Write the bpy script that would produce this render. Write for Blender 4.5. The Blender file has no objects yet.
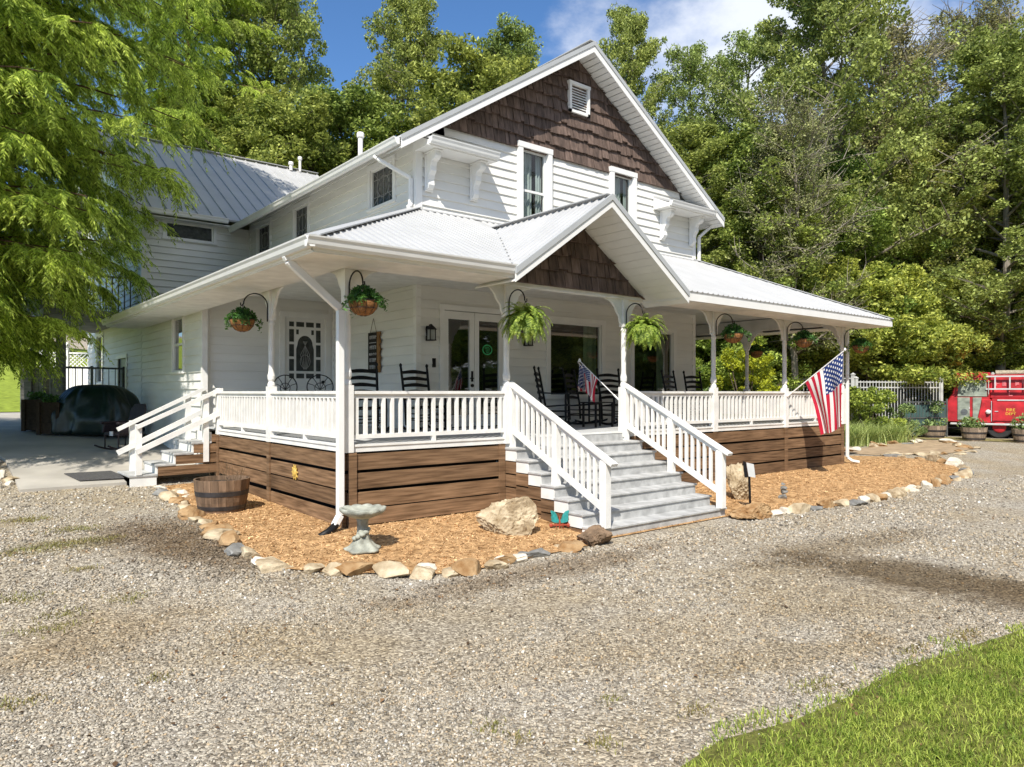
import bpy, bmesh, math, random
import numpy as np
from mathutils import Vector, Matrix, noise as mnoise
SC = bpy.context.scene
COL = SC.collection
rnd = random.Random(7)
R = math.radians

# ------------------------------------------------------------------ helpers
class MB:
    def __init__(s): s.v = []; s.f = []; s.m = []; s.cur = 0
    def quad(s, *p):
        n = len(s.v); s.v += [tuple(q) for q in p]; s.f.append(tuple(range(n, n+len(p)))); s.m.append(s.cur)
    def box(s, x0, y0, z0, x1, y1, z1):
        if x1 < x0: x0, x1 = x1, x0
        if y1 < y0: y0, y1 = y1, y0
        if z1 < z0: z0, z1 = z1, z0
        n = len(s.v)
        s.v += [(x0,y0,z0),(x1,y0,z0),(x1,y1,z0),(x0,y1,z0),(x0,y0,z1),(x1,y0,z1),(x1,y1,z1),(x0,y1,z1)]
        for q in ((0,3,2,1),(4,5,6,7),(0,1,5,4),(1,2,6,5),(2,3,7,6),(3,0,4,7)):
            s.f.append(tuple(n+i for i in q)); s.m.append(s.cur)
        return s
    def beam(s, p0, p1, w, h, up=(0,0,1)):
        p0 = Vector(p0); p1 = Vector(p1); d = (p1-p0).normalized(); up = Vector(up)
        sd = d.cross(up)
        if sd.length < 1e-5: sd = d.cross(Vector((1,0,0)))
        sd.normalize(); u = sd.cross(d); n = len(s.v)
        for p in (p0, p1):
            for a, b in ((-1,-1),(1,-1),(1,1),(-1,1)):
                s.v.append(tuple(p + sd*(a*w/2) + u*(b*h/2)))
        for q in ((0,3,2,1),(4,5,6,7),(0,1,5,4),(1,2,6,5),(2,3,7,6),(3,0,4,7)):
            s.f.append(tuple(n+i for i in q)); s.m.append(s.cur)
        return s
    def tube(s, pts, rad, n=8, cap=True):
        pts = [Vector(p) for p in pts]
        if not hasattr(rad, '__len__'): rad = [rad]*len(pts)
        prev = None; rings = []
        for i, p in enumerate(pts):
            d = (pts[min(i+1, len(pts)-1)] - pts[max(i-1, 0)])
            if d.length < 1e-9: d = Vector((0,0,1))
            d.normalize()
            if prev is None:
                ref = Vector((1,0,0)) if abs(d.x) < .9 else Vector((0,1,0))
                u = d.cross(ref).normalized()
            else:
                u = prev - d*prev.dot(d)
                if u.length < 1e-6: u = d.cross(Vector((1,0,0)))
                u.normalize()
            prev = u; w = d.cross(u); b = len(s.v)
            for k in range(n):
                a = 2*math.pi*k/n
                s.v.append(tuple(p + (u*math.cos(a) + w*math.sin(a))*rad[i]))
            rings.append(b)
        for i in range(len(rings)-1):
            a, b = rings[i], rings[i+1]
            for k in range(n):
                k2 = (k+1) % n
                s.f.append((a+k, a+k2, b+k2, b+k)); s.m.append(s.cur)
        if cap:
            s.f.append(tuple(rings[0]+k for k in reversed(range(n)))); s.m.append(s.cur)
            s.f.append(tuple(rings[-1]+k for k in range(n))); s.m.append(s.cur)
        return s
    def lathe(s, cx, cy, prof, n=16, cap=True):
        return s._rings([[(cx+r*math.cos(2*math.pi*k/n), cy+r*math.sin(2*math.pi*k/n), z) for k in range(n)] for z, r in prof], cap)
    def _rings(s, rings, cap=True):
        n = len(rings[0]); b = []
        for rg in rings: b.append(len(s.v)); s.v += [tuple(p) for p in rg]
        for i in range(len(b)-1):
            for k in range(n):
                k2 = (k+1) % n
                s.f.append((b[i]+k, b[i]+k2, b[i+1]+k2, b[i+1]+k)); s.m.append(s.cur)
        if cap:
            s.f.append(tuple(b[0]+k for k in reversed(range(n)))); s.m.append(s.cur)
            s.f.append(tuple(b[-1]+k for k in range(n))); s.m.append(s.cur)
        return s
    def prism(s, poly, vec):
        poly = [Vector(p) for p in poly]; vec = Vector(vec); n = len(s.v); k = len(poly)
        s.v += [tuple(p) for p in poly] + [tuple(p+vec) for p in poly]
        s.f.append(tuple(n+i for i in reversed(range(k)))); s.m.append(s.cur)
        s.f.append(tuple(n+k+i for i in range(k))); s.m.append(s.cur)
        for i in range(k):
            j = (i+1) % k
            s.f.append((n+i, n+j, n+k+j, n+k+i)); s.m.append(s.cur)
        return s
    def build(s, name, mat, parent=None, smooth=False, bevel=0):
        me = bpy.data.meshes.new(name); me.from_pydata(s.v, [], s.f)
        bm = bmesh.new(); bm.from_mesh(me); bmesh.ops.recalc_face_normals(bm, faces=bm.faces); bm.to_mesh(me); bm.free()
        mats = mat if isinstance(mat, (list, tuple)) else [mat]
        for m in mats: me.materials.append(m)
        if len(mats) > 1: me.polygons.foreach_set('material_index', s.m)
        if smooth: me.polygons.foreach_set('use_smooth', [True]*len(me.polygons))
        o = bpy.data.objects.new(name, me); COL.objects.link(o)
        if parent: o.parent = parent
        if bevel:
            b = o.modifiers.new('Bevel', 'BEVEL'); b.width = bevel; b.segments = 1; b.limit_method = 'ANGLE'
        return o

def tag(o, label=None, cat=None, group=None, kind=None):
    if label: o['label'] = label
    if cat: o['category'] = cat
    if group: o['group'] = group
    if kind: o['kind'] = kind
    return o
def empty(name, loc=(0,0,0), rz=0):
    o = bpy.data.objects.new(name, None); COL.objects.link(o)
    o.location = loc; o.rotation_euler = (0, 0, rz); o.empty_display_size = .2
    return o
def copy_tree(o, parent=None):
    c = o.copy(); COL.objects.link(c)
    if parent: c.parent = parent
    for ch in list(o.children): copy_tree(ch, c)
    return c
def fast_mesh(name, co, quads, mat, parent=None, smooth=False):
    co = np.asarray(co, dtype=np.float32); quads = np.asarray(quads, dtype=np.int32); k = quads.shape[1]
    me = bpy.data.meshes.new(name)
    me.vertices.add(len(co)); me.vertices.foreach_set('co', co.ravel())
    me.loops.add(quads.size); me.loops.foreach_set('vertex_index', quads.ravel())
    me.polygons.add(len(quads)); me.polygons.foreach_set('loop_start', np.arange(0, quads.size, k, dtype=np.int32))
    if smooth: me.polygons.foreach_set('use_smooth', np.ones(len(quads), dtype=bool))
    me.update(calc_edges=True); me.validate()
    me.materials.append(mat)
    o = bpy.data.objects.new(name, me); COL.objects.link(o)
    if parent: o.parent = parent
    return o

# ------------------------------------------------------------------ materials
def lerp_col(c, k): return tuple(min(1, x*k) for x in c)
def mat(name, col, rough=.6, var=.12, scale=(6,6,6), bump=0, bscale=40, spec=.4, metal=0, island=0, col2=None, detail=5, coat=0):
    m = bpy.data.materials.new(name); m.use_nodes = True; nt = m.node_tree; N = nt.nodes; L = nt.links
    b = N['Principled BSDF']; b.inputs['Roughness'].default_value = rough; b.inputs['Metallic'].default_value = metal
    b.inputs['Specular IOR Level'].default_value = spec
    if coat: b.inputs['Coat Weight'].default_value = coat
    tc = N.new('ShaderNodeTexCoord'); mp = N.new('ShaderNodeMapping'); mp.inputs['Scale'].default_value = scale
    L.new(tc.outputs['Object'], mp.inputs['Vector'])
    nz = N.new('ShaderNodeTexNoise'); nz.inputs['Scale'].default_value = 1; nz.inputs['Detail'].default_value = detail
    L.new(mp.outputs[0], nz.inputs['Vector'])
    mx = N.new('ShaderNodeMix'); mx.data_type = 'RGBA'
    mx.inputs[6].default_value = (*lerp_col(col, 1-var), 1)
    mx.inputs[7].default_value = (*(col2 or lerp_col(col, 1+var)), 1)
    cr = N.new('ShaderNodeMapRange'); cr.inputs[1].default_value = .3; cr.inputs[2].default_value = .7
    L.new(nz.outputs['Fac'], cr.inputs[0]); L.new(cr.outputs[0], mx.inputs[0])
    out = mx.outputs[2]
    if island:
        ge = N.new('ShaderNodeNewGeometry'); hs = N.new('ShaderNodeHueSaturation')
        mr = N.new('ShaderNodeMapRange'); mr.inputs[3].default_value = 1-island; mr.inputs[4].default_value = 1+island
        L.new(ge.outputs['Random Per Island'], mr.inputs[0]); L.new(mr.outputs[0], hs.inputs['Value'])
        L.new(out, hs.inputs['Color']); out = hs.outputs[0]
    L.new(out, b.inputs['Base Color'])
    if bump:
        n2 = N.new('ShaderNodeTexNoise'); n2.inputs['Scale'].default_value = bscale; n2.inputs['Detail'].default_value = 6
        L.new(mp.outputs[0] if bscale < 3 else tc.outputs['Object'], n2.inputs['Vector'])
        bp = N.new('ShaderNodeBump'); bp.inputs['Strength'].default_value = bump; bp.inputs['Distance'].default_value = .02
        L.new(n2.outputs['Fac'], bp.inputs['Height']); L.new(bp.outputs[0], b.inputs['Normal'])
    return m
def leaf_mat(name, col, hue=.02, val=.35, trans=.35, col2=None, rough=.55, spec=.3, nscale=.5):
    m = bpy.data.materials.new(name); m.use_nodes = True; nt = m.node_tree; N = nt.nodes; L = nt.links
    b = N['Principled BSDF']; b.inputs['Roughness'].default_value = rough; b.inputs['Specular IOR Level'].default_value = spec
    ge = N.new('ShaderNodeNewGeometry'); tc = N.new('ShaderNodeTexCoord'); oi = N.new('ShaderNodeObjectInfo')
    nz = N.new('ShaderNodeTexNoise'); nz.inputs['Scale'].default_value = nscale; nz.inputs['Detail'].default_value = 3
    L.new(tc.outputs['Object'], nz.inputs['Vector'])
    ad = N.new('ShaderNodeMath'); ad.operation = 'ADD'; sb = N.new('ShaderNodeMath'); sb.operation = 'MULTIPLY'; sb.inputs[1].default_value = .5
    L.new(ge.outputs['Random Per Island'], sb.inputs[0]); L.new(nz.outputs['Fac'], ad.inputs[0]); L.new(sb.outputs[0], ad.inputs[1])
    mr = N.new('ShaderNodeMapRange'); mr.inputs[1].default_value = .45; mr.inputs[2].default_value = 1.0
    L.new(ad.outputs[0], mr.inputs[0])
    mx = N.new('ShaderNodeMix'); mx.data_type = 'RGBA'
    mx.inputs[6].default_value = (*col, 1); mx.inputs[7].default_value = (*(col2 or lerp_col(col, 1.5)), 1)
    L.new(mr.outputs[0], mx.inputs[0])
    hs = N.new('ShaderNodeHueSaturation')
    h = N.new('ShaderNodeMapRange'); h.inputs[3].default_value = .5-hue; h.inputs[4].default_value = .5+hue
    L.new(oi.outputs['Random'], h.inputs[0]); L.new(h.outputs[0], hs.inputs['Hue'])
    v = N.new('ShaderNodeMapRange'); v.inputs[3].default_value = 1-val; v.inputs[4].default_value = 1+val
    L.new(ge.outputs['Random Per Island'], v.inputs[0]); L.new(v.outputs[0], hs.inputs['Value'])
    L.new(mx.outputs[2], hs.inputs['Color']); L.new(hs.outputs[0], b.inputs['Base Color'])
    tr = N.new('ShaderNodeBsdfTranslucent'); L.new(hs.outputs[0], tr.inputs['Color'])
    ms = N.new('ShaderNodeMixShader'); ms.inputs[0].default_value = trans
    L.new(b.outputs[0], ms.inputs[1]); L.new(tr.outputs[0], ms.inputs[2])
    L.new(ms.outputs[0], N['Material Output'].inputs['Surface'])
    return m
def glass_mat(name, tint=(.9,.95,.93), mixv=.25):
    m = bpy.data.materials.new(name); m.use_nodes = True; nt = m.node_tree; N = nt.nodes; L = nt.links
    N.remove(N['Principled BSDF'])
    tr = N.new('ShaderNodeBsdfTransparent'); tr.inputs[0].default_value = (*tint, 1)
    gl = N.new('ShaderNodeBsdfGlossy'); gl.inputs['Roughness'].default_value = .02
    lw = N.new('ShaderNodeLayerWeight'); lw.inputs[0].default_value = .5
    fr = N.new('ShaderNodeMath'); fr.operation = 'POWER'; fr.inputs[1].default_value = 4.0; L.new(lw.outputs['Facing'], fr.inputs[0])
    nz = N.new('ShaderNodeTexNoise'); nz.inputs['Scale'].default_value = .8
    bp = N.new('ShaderNodeBump'); bp.inputs['Strength'].default_value = .03; bp.inputs['Distance'].default_value = .05
    L.new(nz.outputs['Fac'], bp.inputs['Height']); L.new(bp.outputs[0], gl.inputs['Normal'])
    ad = N.new('ShaderNodeMath'); ad.operation = 'ADD'; ad.inputs[1].default_value = mixv; ad.use_clamp = True
    L.new(fr.outputs[0], ad.inputs[0])
    ms = N.new('ShaderNodeMixShader'); L.new(ad.outputs[0], ms.inputs[0]); L.new(tr.outputs[0], ms.inputs[1]); L.new(gl.outputs[0], ms.inputs[2])
    L.new(ms.outputs[0], N['Material Output'].inputs['Surface'])
    return m

M = {}
M['siding'] = mat('white_siding', (.76,.75,.71), .55, .07, (.8,.8,3.5), .1, 60, .35, detail=9)
M['trim'] = mat('white_trim', (.79,.783,.755), .42, .04, (3,3,3), .05, 80, .45)
M['trim_old'] = mat('porch_paint', (.76,.75,.715), .55, .10, (4,4,4), .12, 70, .35, detail=9)
M['roof'] = mat('white_metal_roof', (.44,.44,.435), .45, .06, (1.5,1.5,1.5), .03, 20, .5)
M['deck'] = mat('grey_deck_paint', (.52,.53,.53), .55, .1, (3,14,3), .1, 50, .4)
M['step'] = mat('stair_paint', (.43,.43,.42), .6, .24, (7,4,7), .1, 60, .35, detail=9)
M['rake'] = mat('grey_rake_trim', (.42,.435,.44), .4, .06, (2,2,2))
M['wood'] = mat('stained_skirt_board', (.165,.092,.046), .75, .5, (1.6,1.6,26), .4, 90, .2, island=.28, col2=(.27,.165,.092), detail=8)
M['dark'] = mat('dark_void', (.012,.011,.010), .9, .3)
M['shake'] = mat('brown_shake', (.128,.090,.073), .8, .4, (16,16,2.4), .4, 60, .25, island=.30)
M['black'] = mat('black_paint', (.006,.006,.007), .5, .3, spec=.25)
M['iron'] = mat('black_iron', (.015,.014,.014), .5, .3, metal=.3)
M['glass'] = glass_mat('window_glass', (.62,.68,.65), .26)
M['glass_up'] = glass_mat('upper_glass', (.80,.86,.84), .07)
M['room'] = mat('room_inside', (.055,.05,.045), .9, .2)
M['curtain'] = mat('grey_curtain', (.42,.45,.44), .85, .2, (9,9,1))
M['curtain_g'] = mat('green_curtain', (.36,.44,.32), .85, .2, (9,9,1))
M['lead'] = mat('lead_came', (.30,.30,.29), .5, .15)
M['leadglass'] = mat('leaded_glass', (.035,.04,.038), .15, .5, (8,8,8), .3, 12, .6)
M['concrete'] = mat('patio_concrete', (.42,.39,.34), .85, .16, (1.3,1.3,1.3), .2, 60, .2)
M['barrel'] = mat('barrel_stave', (.185,.120,.075), .75, .4, (14,14,2), .4, 60, .25, island=.2)
M['barrel_grey'] = mat('weathered_stave', (.28,.21,.15), .8, .35, (14,14,2), .4, 60, .2, island=.2)
M['hoop'] = mat('rusty_hoop', (.06,.055,.055), .55, .35, metal=.5)
M['soil'] = mat('potting_soil', (.05,.032,.02), .95, .4, (20,20,20), .5, 60)
M['coco'] = mat('coco_liner', (.27,.13,.05), .9, .45, (25,25,25), .8, 60, .15)
M['stonecast'] = mat('cast_stone', (.33,.335,.28), .88, .42, (8,8,8), .4, 50, .2)
M['bark'] = mat('grey_bark', (.115,.092,.070), .9, .4, (6,6,1.5), .5, 25, .15)
M['bark_pale'] = mat('pale_bark', (.24,.21,.17), .9, .35, (6,6,1.5), .4, 25, .15)
M['bark_red'] = mat('red_brown_bark', (.10,.055,.035), .9, .4, (8,8,1.2), .5, 25, .15)
M['teal'] = mat('teal_metal', (.03,.26,.25), .4, .35, (20,20,20))
M['rust'] = mat('rust_red_metal', (.35,.06,.03), .6, .35, (20,20,20))
M['red'] = mat('fire_truck_red', (.43,.017,.024), .5, .45, (2.5,2.5,2.5), .06, 20, .45, detail=9)
M['grey_panel'] = mat('faded_grey_green', (.26,.29,.24), .5, .45, (3,3,5), detail=8)
M['aluminium'] = mat('dull_aluminium', (.60,.60,.58), .42, .12, metal=.3)
M['yellow'] = mat('gold_lettering', (.75,.50,.06), .5, .15)
M['whitelet'] = mat('white_lettering', (.78,.76,.74), .5, .1)
M['tyre'] = mat('black_rubber', (.02,.02,.02), .8, .3)
M['cover'] = mat('green_tarpaulin', (.003,.013,.011), .36, .35, (3,3,3), .5, 5, .5)
M['wicker'] = mat('dark_wicker', (.022,.014,.018), .6, .5, (30,30,30), .5, 60)
M['fence_grey'] = mat('weathered_fence', (.235,.225,.20), .85, .25, (3,3,18), .3, 50, .2, island=.12)
M['planter'] = mat('dark_planter_wood', (.045,.032,.022), .8, .4, (12,12,12), .3, 50, .2, island=.3)
M['galv'] = mat('grey_metal', (.16,.17,.17), .45, .2, metal=.5)
M['tealgate'] = mat('teal_green_mesh', (.055,.105,.10), .6, .25, (2,2,2))
M['rubber'] = mat('grey_doormat', (.075,.072,.070), .95, .3, (30,30,30), .5, 90)
M['gold'] = mat('yellow_metal_sun', (.62,.42,.10), .45, .3, (20,20,20))
M['signgreen'] = mat('green_sticker', (.04,.36,.12), .5, .2)
M['signboard'] = mat('black_signboard', (.012,.010,.009), .7, .3)
M['slabwood'] = mat('live_edge_wood', (.30,.15,.05), .65, .35, (10,10,3))
M['chalk'] = mat('chalk_lettering', (.62,.62,.64), .8, .15)
M['lampglass'] = mat('lantern_glass', (.35,.36,.34), .15, .2, spec=.6)
M['twig'] = mat('dry_twig', (.14,.09,.05), .9, .3)
M['rock_tan'] = mat('tan_fieldstone', (.44,.31,.17), .88, .45, (5,5,5), .9, 18, .2, col2=(.62,.52,.36))
M['rock_orange'] = mat('rusty_fieldstone', (.40,.20,.07), .88, .45, (6,6,6), .7, 18, .2, col2=(.44,.30,.16))
M['rock_grey'] = mat('grey_slate', (.21,.205,.19), .8, .35, (5,5,5), .6, 20, .25)
M['rock_white'] = mat('white_quartz', (.62,.56,.46), .8, .2, (6,6,6), .5, 18, .25)
M['rock_brown'] = mat('brown_rock', (.20,.135,.085), .88, .5, (6,6,6), .7, 18, .2)

# ------------------------------------------------------------------ ground
def sm(a, b, x):
    t = max(0., min(1., (x-a)/(b-a))); return t*t*(3-2*t)
CAM = (-4.52, -9.21, 1.885); FWD = (.631, .776); RGT = (.776, -.631)
def g(x, y):
    L = 1-sm(0, 8, x)
    z = -.22+.19*sm(-2.6, 0, y)+.03*sm(0, 3, y)+.1*L*sm(2, 6.5, y)
    if y > 5.7: z += L*.1*(min(y, 13)-5.7)
    if y > 13: z += L*.02*(min(y, 24)-13)
    if y > 24: z += L*.09*(min(y, 90)-24)
    t = (x-CAM[0])*FWD[0]+(y-CAM[1])*FWD[1]
    if t > 33: z += .16*min(t-33, 60)*sm(33, 45, t)*(1-L*.6)
    return z
def sheet(name, poly, off, m, step=.5, kind='structure', thick=0):
    bm = bmesh.new()
    vs = [bm.verts.new((x, y, 0)) for x, y in poly]
    bm.faces.new(vs)
    xs = [p[0] for p in poly]; ys = [p[1] for p in poly]
    for ax, lo, hi in ((0, min(xs), max(xs)), (1, min(ys), max(ys))):
        c = lo+step
        while c < hi:
            no = (1,0,0) if ax == 0 else (0,1,0); co = (c,0,0) if ax == 0 else (0,c,0)
            bmesh.ops.bisect_plane(bm, geom=bm.verts[:]+bm.edges[:]+bm.faces[:], plane_co=co, plane_no=no); c += step
    for v in bm.verts: v.co.z = g(v.co.x, v.co.y)+off
    if thick:
        r = bmesh.ops.extrude_face_region(bm, geom=bm.faces[:])
        for e in r['geom']:
            if isinstance(e, bmesh.types.BMVert): e.co.z -= thick
        bmesh.ops.recalc_face_normals(bm, faces=bm.faces)
    else:
        for f in bm.faces:
            f.normal_update()
            if f.normal.z < 0: f.normal_flip()
    me = bpy.data.meshes.new(name); bm.to_mesh(me); bm.free(); me.materials.append(m)
    o = bpy.data.objects.new(name, me); COL.objects.link(o)
    if kind: o['kind'] = kind
    return o
def nodes_of(name):
    m = bpy.data.materials.new(name); m.use_nodes = True
    return m, m.node_tree.nodes, m.node_tree.links, m.node_tree.nodes['Principled BSDF']
def ramp(N, stops):
    r = N.new('ShaderNodeValToRGB'); e = r.color_ramp.elements
    while len(e) < len(stops): e.new(.5)
    for k, (p, c) in enumerate(stops): e[k].position = p; e[k].color = (*c, 1)
    return r
def shade_and_silt(N, L, tc, prev):
    # dappled tree shade painted into the colour, and silty patches: each a blob with a ragged edge
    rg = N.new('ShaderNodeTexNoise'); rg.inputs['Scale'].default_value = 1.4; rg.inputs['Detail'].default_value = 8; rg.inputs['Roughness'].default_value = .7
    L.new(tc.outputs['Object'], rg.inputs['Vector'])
    for (cx, cy, rx, ry, rot, col, st) in SHADE_SILT:
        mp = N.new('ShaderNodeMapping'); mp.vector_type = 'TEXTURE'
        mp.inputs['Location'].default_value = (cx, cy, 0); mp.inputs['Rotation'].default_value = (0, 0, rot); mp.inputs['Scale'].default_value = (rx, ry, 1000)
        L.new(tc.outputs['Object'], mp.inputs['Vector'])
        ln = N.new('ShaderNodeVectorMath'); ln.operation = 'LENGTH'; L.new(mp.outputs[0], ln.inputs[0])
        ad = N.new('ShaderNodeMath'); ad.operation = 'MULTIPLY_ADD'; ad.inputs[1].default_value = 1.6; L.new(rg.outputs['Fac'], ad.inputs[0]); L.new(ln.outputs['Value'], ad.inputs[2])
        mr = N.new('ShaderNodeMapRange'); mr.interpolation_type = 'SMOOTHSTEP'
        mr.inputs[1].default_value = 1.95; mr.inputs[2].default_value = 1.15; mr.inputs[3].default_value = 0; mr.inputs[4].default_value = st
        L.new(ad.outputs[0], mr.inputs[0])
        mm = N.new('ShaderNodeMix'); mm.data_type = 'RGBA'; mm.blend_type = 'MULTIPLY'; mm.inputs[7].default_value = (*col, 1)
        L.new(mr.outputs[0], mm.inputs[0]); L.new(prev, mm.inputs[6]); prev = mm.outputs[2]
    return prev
def gravel_material():
    m, N, L, b = nodes_of('gravel')
    tc = N.new('ShaderNodeTexCoord'); b.inputs['Roughness'].default_value = .9; b.inputs['Specular IOR Level'].default_value = .2
    vo = N.new('ShaderNodeTexVoronoi'); vo.inputs['Scale'].default_value = 46; vo.inputs['Randomness'].default_value = 1
    wn = N.new('ShaderNodeTexNoise'); wn.inputs['Scale'].default_value = 30
    vm = N.new('ShaderNodeVectorMath'); vm.operation = 'MULTIPLY_ADD'; vm.inputs[1].default_value = (.03,.03,.03)
    L.new(tc.outputs['Object'], wn.inputs['Vector']); L.new(wn.outputs['Color'], vm.inputs[0]); L.new(tc.outputs['Object'], vm.inputs[2])
    L.new(vm.outputs[0], vo.inputs['Vector'])
    sep = N.new('ShaderNodeSeparateColor'); L.new(vo.outputs['Color'], sep.inputs[0])
    r = ramp(N, [(0, (.15,.128,.10)), (.35, (.30,.262,.21)), (.7, (.41,.365,.295)), (1, (.62,.57,.47))]); L.new(sep.outputs[0], r.inputs[0])
    big = N.new('ShaderNodeTexNoise'); big.inputs['Scale'].default_value = .55; big.inputs['Detail'].default_value = 7; big.inputs['Roughness'].default_value = .65
    L.new(tc.outputs['Object'], big.inputs['Vector'])
    r2 = ramp(N, [(.38, (0,0,0)), (.62, (1,1,1))]); L.new(big.outputs['Fac'], r2.inputs[0])
    mx = N.new('ShaderNodeMix'); mx.data_type = 'RGBA'; mx.blend_type = 'MULTIPLY'; mx.inputs[7].default_value = (.90,.80,.62,1)
    f = N.new('ShaderNodeMath'); f.operation = 'MULTIPLY'; f.inputs[1].default_value = .75
    L.new(r2.outputs[0], f.inputs[0]); L.new(f.outputs[0], mx.inputs[0]); L.new(r.outputs[0], mx.inputs[6])
    prev = shade_and_silt(N, L, tc, mx.outputs[2])
    L.new(prev, b.inputs['Base Color'])
    bp = N.new('ShaderNodeBump'); bp.inputs['Strength'].default_value = .8; bp.inputs['Distance'].default_value = .018; bp.invert = True
    L.new(vo.outputs['Distance'], bp.inputs['Height']); L.new(bp.outputs[0], b.inputs['Normal'])
    return m
SHADE_SILT = [(4.25, -6.0, 2.3, .95, R(-82), (.36,.30,.22), .95), (5.6, -4.5, 2.6, .55, R(-8), (.60,.54,.45), .7), (2.6, -5.6, 1.4, 1.5, R(-40), (.78,.70,.55), .55), (-1.2, -3.6, 2.6, .8, R(-20), (.85,.77,.62), .5), (.2, -5.2, 2.4, .7, R(-15), (.86,.78,.64), .5), (-3.4, -2.2, 1.2, .7, R(30), (.72,.62,.46), .6), (.9, -6.2, 1.3, .35, R(-20), (.75,.66,.5), .6), (-1.95, .6, 1.0, 2.3, R(8), (.40,.33,.26), .9), (1.0, -2.9, 2.6, .45, R(0), (.55,.47,.38), .75), (-3.2, 1.2, .8, .55, 0, (.62,.60,.42), .6), (14, -6.5, 5, 1.2, R(10), (.62,.56,.46), .7)]  # darkest blob paints dappled tree shade on the drive; the rest tint soil
M['gravel'] = gravel_material()
M['mulch'] = mat('wood_chip_mulch', (.45,.245,.10), .9, .5, (9,9,9), .7, 70, .15, col2=(.62,.39,.19), detail=10)
M['chips'] = mat('wood_chips', (.49,.28,.12), .85, .3, (2,2,2), 0, 40, .2, island=.45, col2=(.68,.44,.23))
M['lawn'] = mat('lawn_soil', (.13,.13,.035), .95, .5, (14,14,14), .6, 60, .1, detail=9)
M['far_lawn'] = mat('mown_grass', (.24,.30,.045), .95, .35, (4,4,4), .6, 40, .1, detail=9)
M['floor'] = mat('forest_floor', (.035,.040,.015), .95, .5, (1.5,1.5,1.5), .5, 10, .1, detail=8)
M['grass'] = leaf_mat('grass_blades', (.20,.31,.035), .0, .45, .42, (.44,.50,.10), nscale=3)

def grid_ground():
    def axis(lo, hi, near):
        xs = [-400, -250, -170, -120]+list(np.arange(-95, lo-2, 2.5))+list(np.arange(lo, hi+.01, near))+list(np.arange(hi+2.5, 120, 2.5))+[150, 200, 270, 400]
        return xs
    X = axis(-14, 34, .5); Yv = axis(-16, 34, .5)
    co = [(x, y, g(x, y)) for y in Yv for x in X]; n = len(X)
    q = [(j*n+i, j*n+i+1, (j+1)*n+i+1, (j+1)*n+i) for j in range(len(Yv)-1) for i in range(n-1)]
    return fast_mesh('gravel_ground', co, q, M['gravel'], smooth=True)
o = grid_ground(); o['kind'] = 'structure'
BED = [(-.35,5.62),(-1.05,5.5),(-1.3,4.6),(-1.36,3.08),(-1.52,1.35),(-1.62,.34),(-1.62,-.4),(-1.57,-.92),(-1.41,-1.31),(-1.02,-1.66),(-.59,-1.92),(-.1,-2.28),(.35,-2.42),(1.09,-2.38),(1.9,-2.34),(2.5,-2.32),(2.7,-2.2),(5.9,-2.2),(6.1,-2.45),(6.79,-2.52),(7.33,-2.65),(8.16,-2.77),(9.32,-2.8),(9.99,-2.85),(11.41,-2.75),(12.59,-2.68),(14.03,-2.7),(16.11,-2.35),(17.3,-1.63),(17.5,-.89),(17.4,.13),(16.8,.9),(15.2,1.3),(14.2,1.4),(13,3),(5,3),(.5,3),(.3,5.62)]
sheet('mulch_bed', BED, .018, M['mulch'], .4)
sheet('patio', [(-3.3,5.95),(-1.25,5.95),(-1.0,6.3),(-.02,6.3),(-.02,24),(-6,24),(-4.2,15),(-3.3,9)], .055, M['concrete'], .6, thick=.12)
sheet('far_lawn', [(-40,24.0),(-.1,24.0),(-.1,30),(8,36),(8,70),(-70,110),(-90,24)], .08, M['far_lawn'], 2)
sheet('side_lawn', [(-30,24),(-6.05,24),(-4.3,15),(-3.4,9),(-3.6,7),(-6,6),(-30,6)], .03, M['far_lawn'], 1)
LAWN = [(-2.6,-6.95),(-1.9,-6.68),(-1.24,-6.70),(-.83,-6.66),(-.26,-6.80),(.36,-6.85),(1.25,-6.86),(2.0,-7.0),(2.93,-7.15),(3.6,-7.32),(6,-7.9),(12,-9.3),(16,-16),(-8,-16),(-5,-8.2)]
sheet('front_lawn', LAWN, .012, M['lawn'], .4)
sheet('forest_floor', [(15.5,6.5),(26.5,7.2),(34,-2.5),(60,-14),(140,-30),(200,60),(120,200),(20,160),(8.1,70),(8.1,36),(3,29),(3,20),(10,13)], .10, M['floor'], 2.5)
sheet('grass_verge', [(26.2,3.6),(28.3,2.9),(30.2,-3.4),(31,-6),(29.4,-6),(28.2,-2.2),(26.6,1.8),(25.6,2.9)], .02, mat('mossy_verge', (.20,.19,.06), .95, .5, (5,5,5), .5, 50, .1, col2=(.33,.28,.13), detail=9), .5)
sheet('flagstone_path', [(17.2,2.0),(17.6,.55),(19.5,-.5),(23.1,-.3),(25.4,1.0),(25.9,2.3),(23.0,2.2),(20,2.0)], .016, mat('sandy_path', (.36,.26,.16), .9, .3, (3,3,3), .4, 40), .5)

def in_poly(P, x, y):
    x = np.asarray(x); y = np.asarray(y); ins = np.zeros(x.shape, bool); n = len(P)
    for i in range(n):
        x0, y0 = P[i]; x1, y1 = P[(i+1) % n]
        if y0 == y1: continue
        c = ((y0 > y) != (y1 > y)) & (x < (x1-x0)*(y-y0)/(y1-y0)+x0)
        ins ^= c
    return ins
rng = np.random.default_rng(11)
gv = np.vectorize(g, otypes=[float])
def rand_basis(n, up=0.):
    nr = rng.normal(size=(n,3)); nr[:,2] = np.abs(nr[:,2])+up; nr /= np.linalg.norm(nr, axis=1)[:,None]
    t = rng.normal(size=(n,3)); t -= nr*np.sum(t*nr, axis=1)[:,None]; t /= np.linalg.norm(t, axis=1)[:,None]
    return nr, t, np.cross(nr, t)

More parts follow.
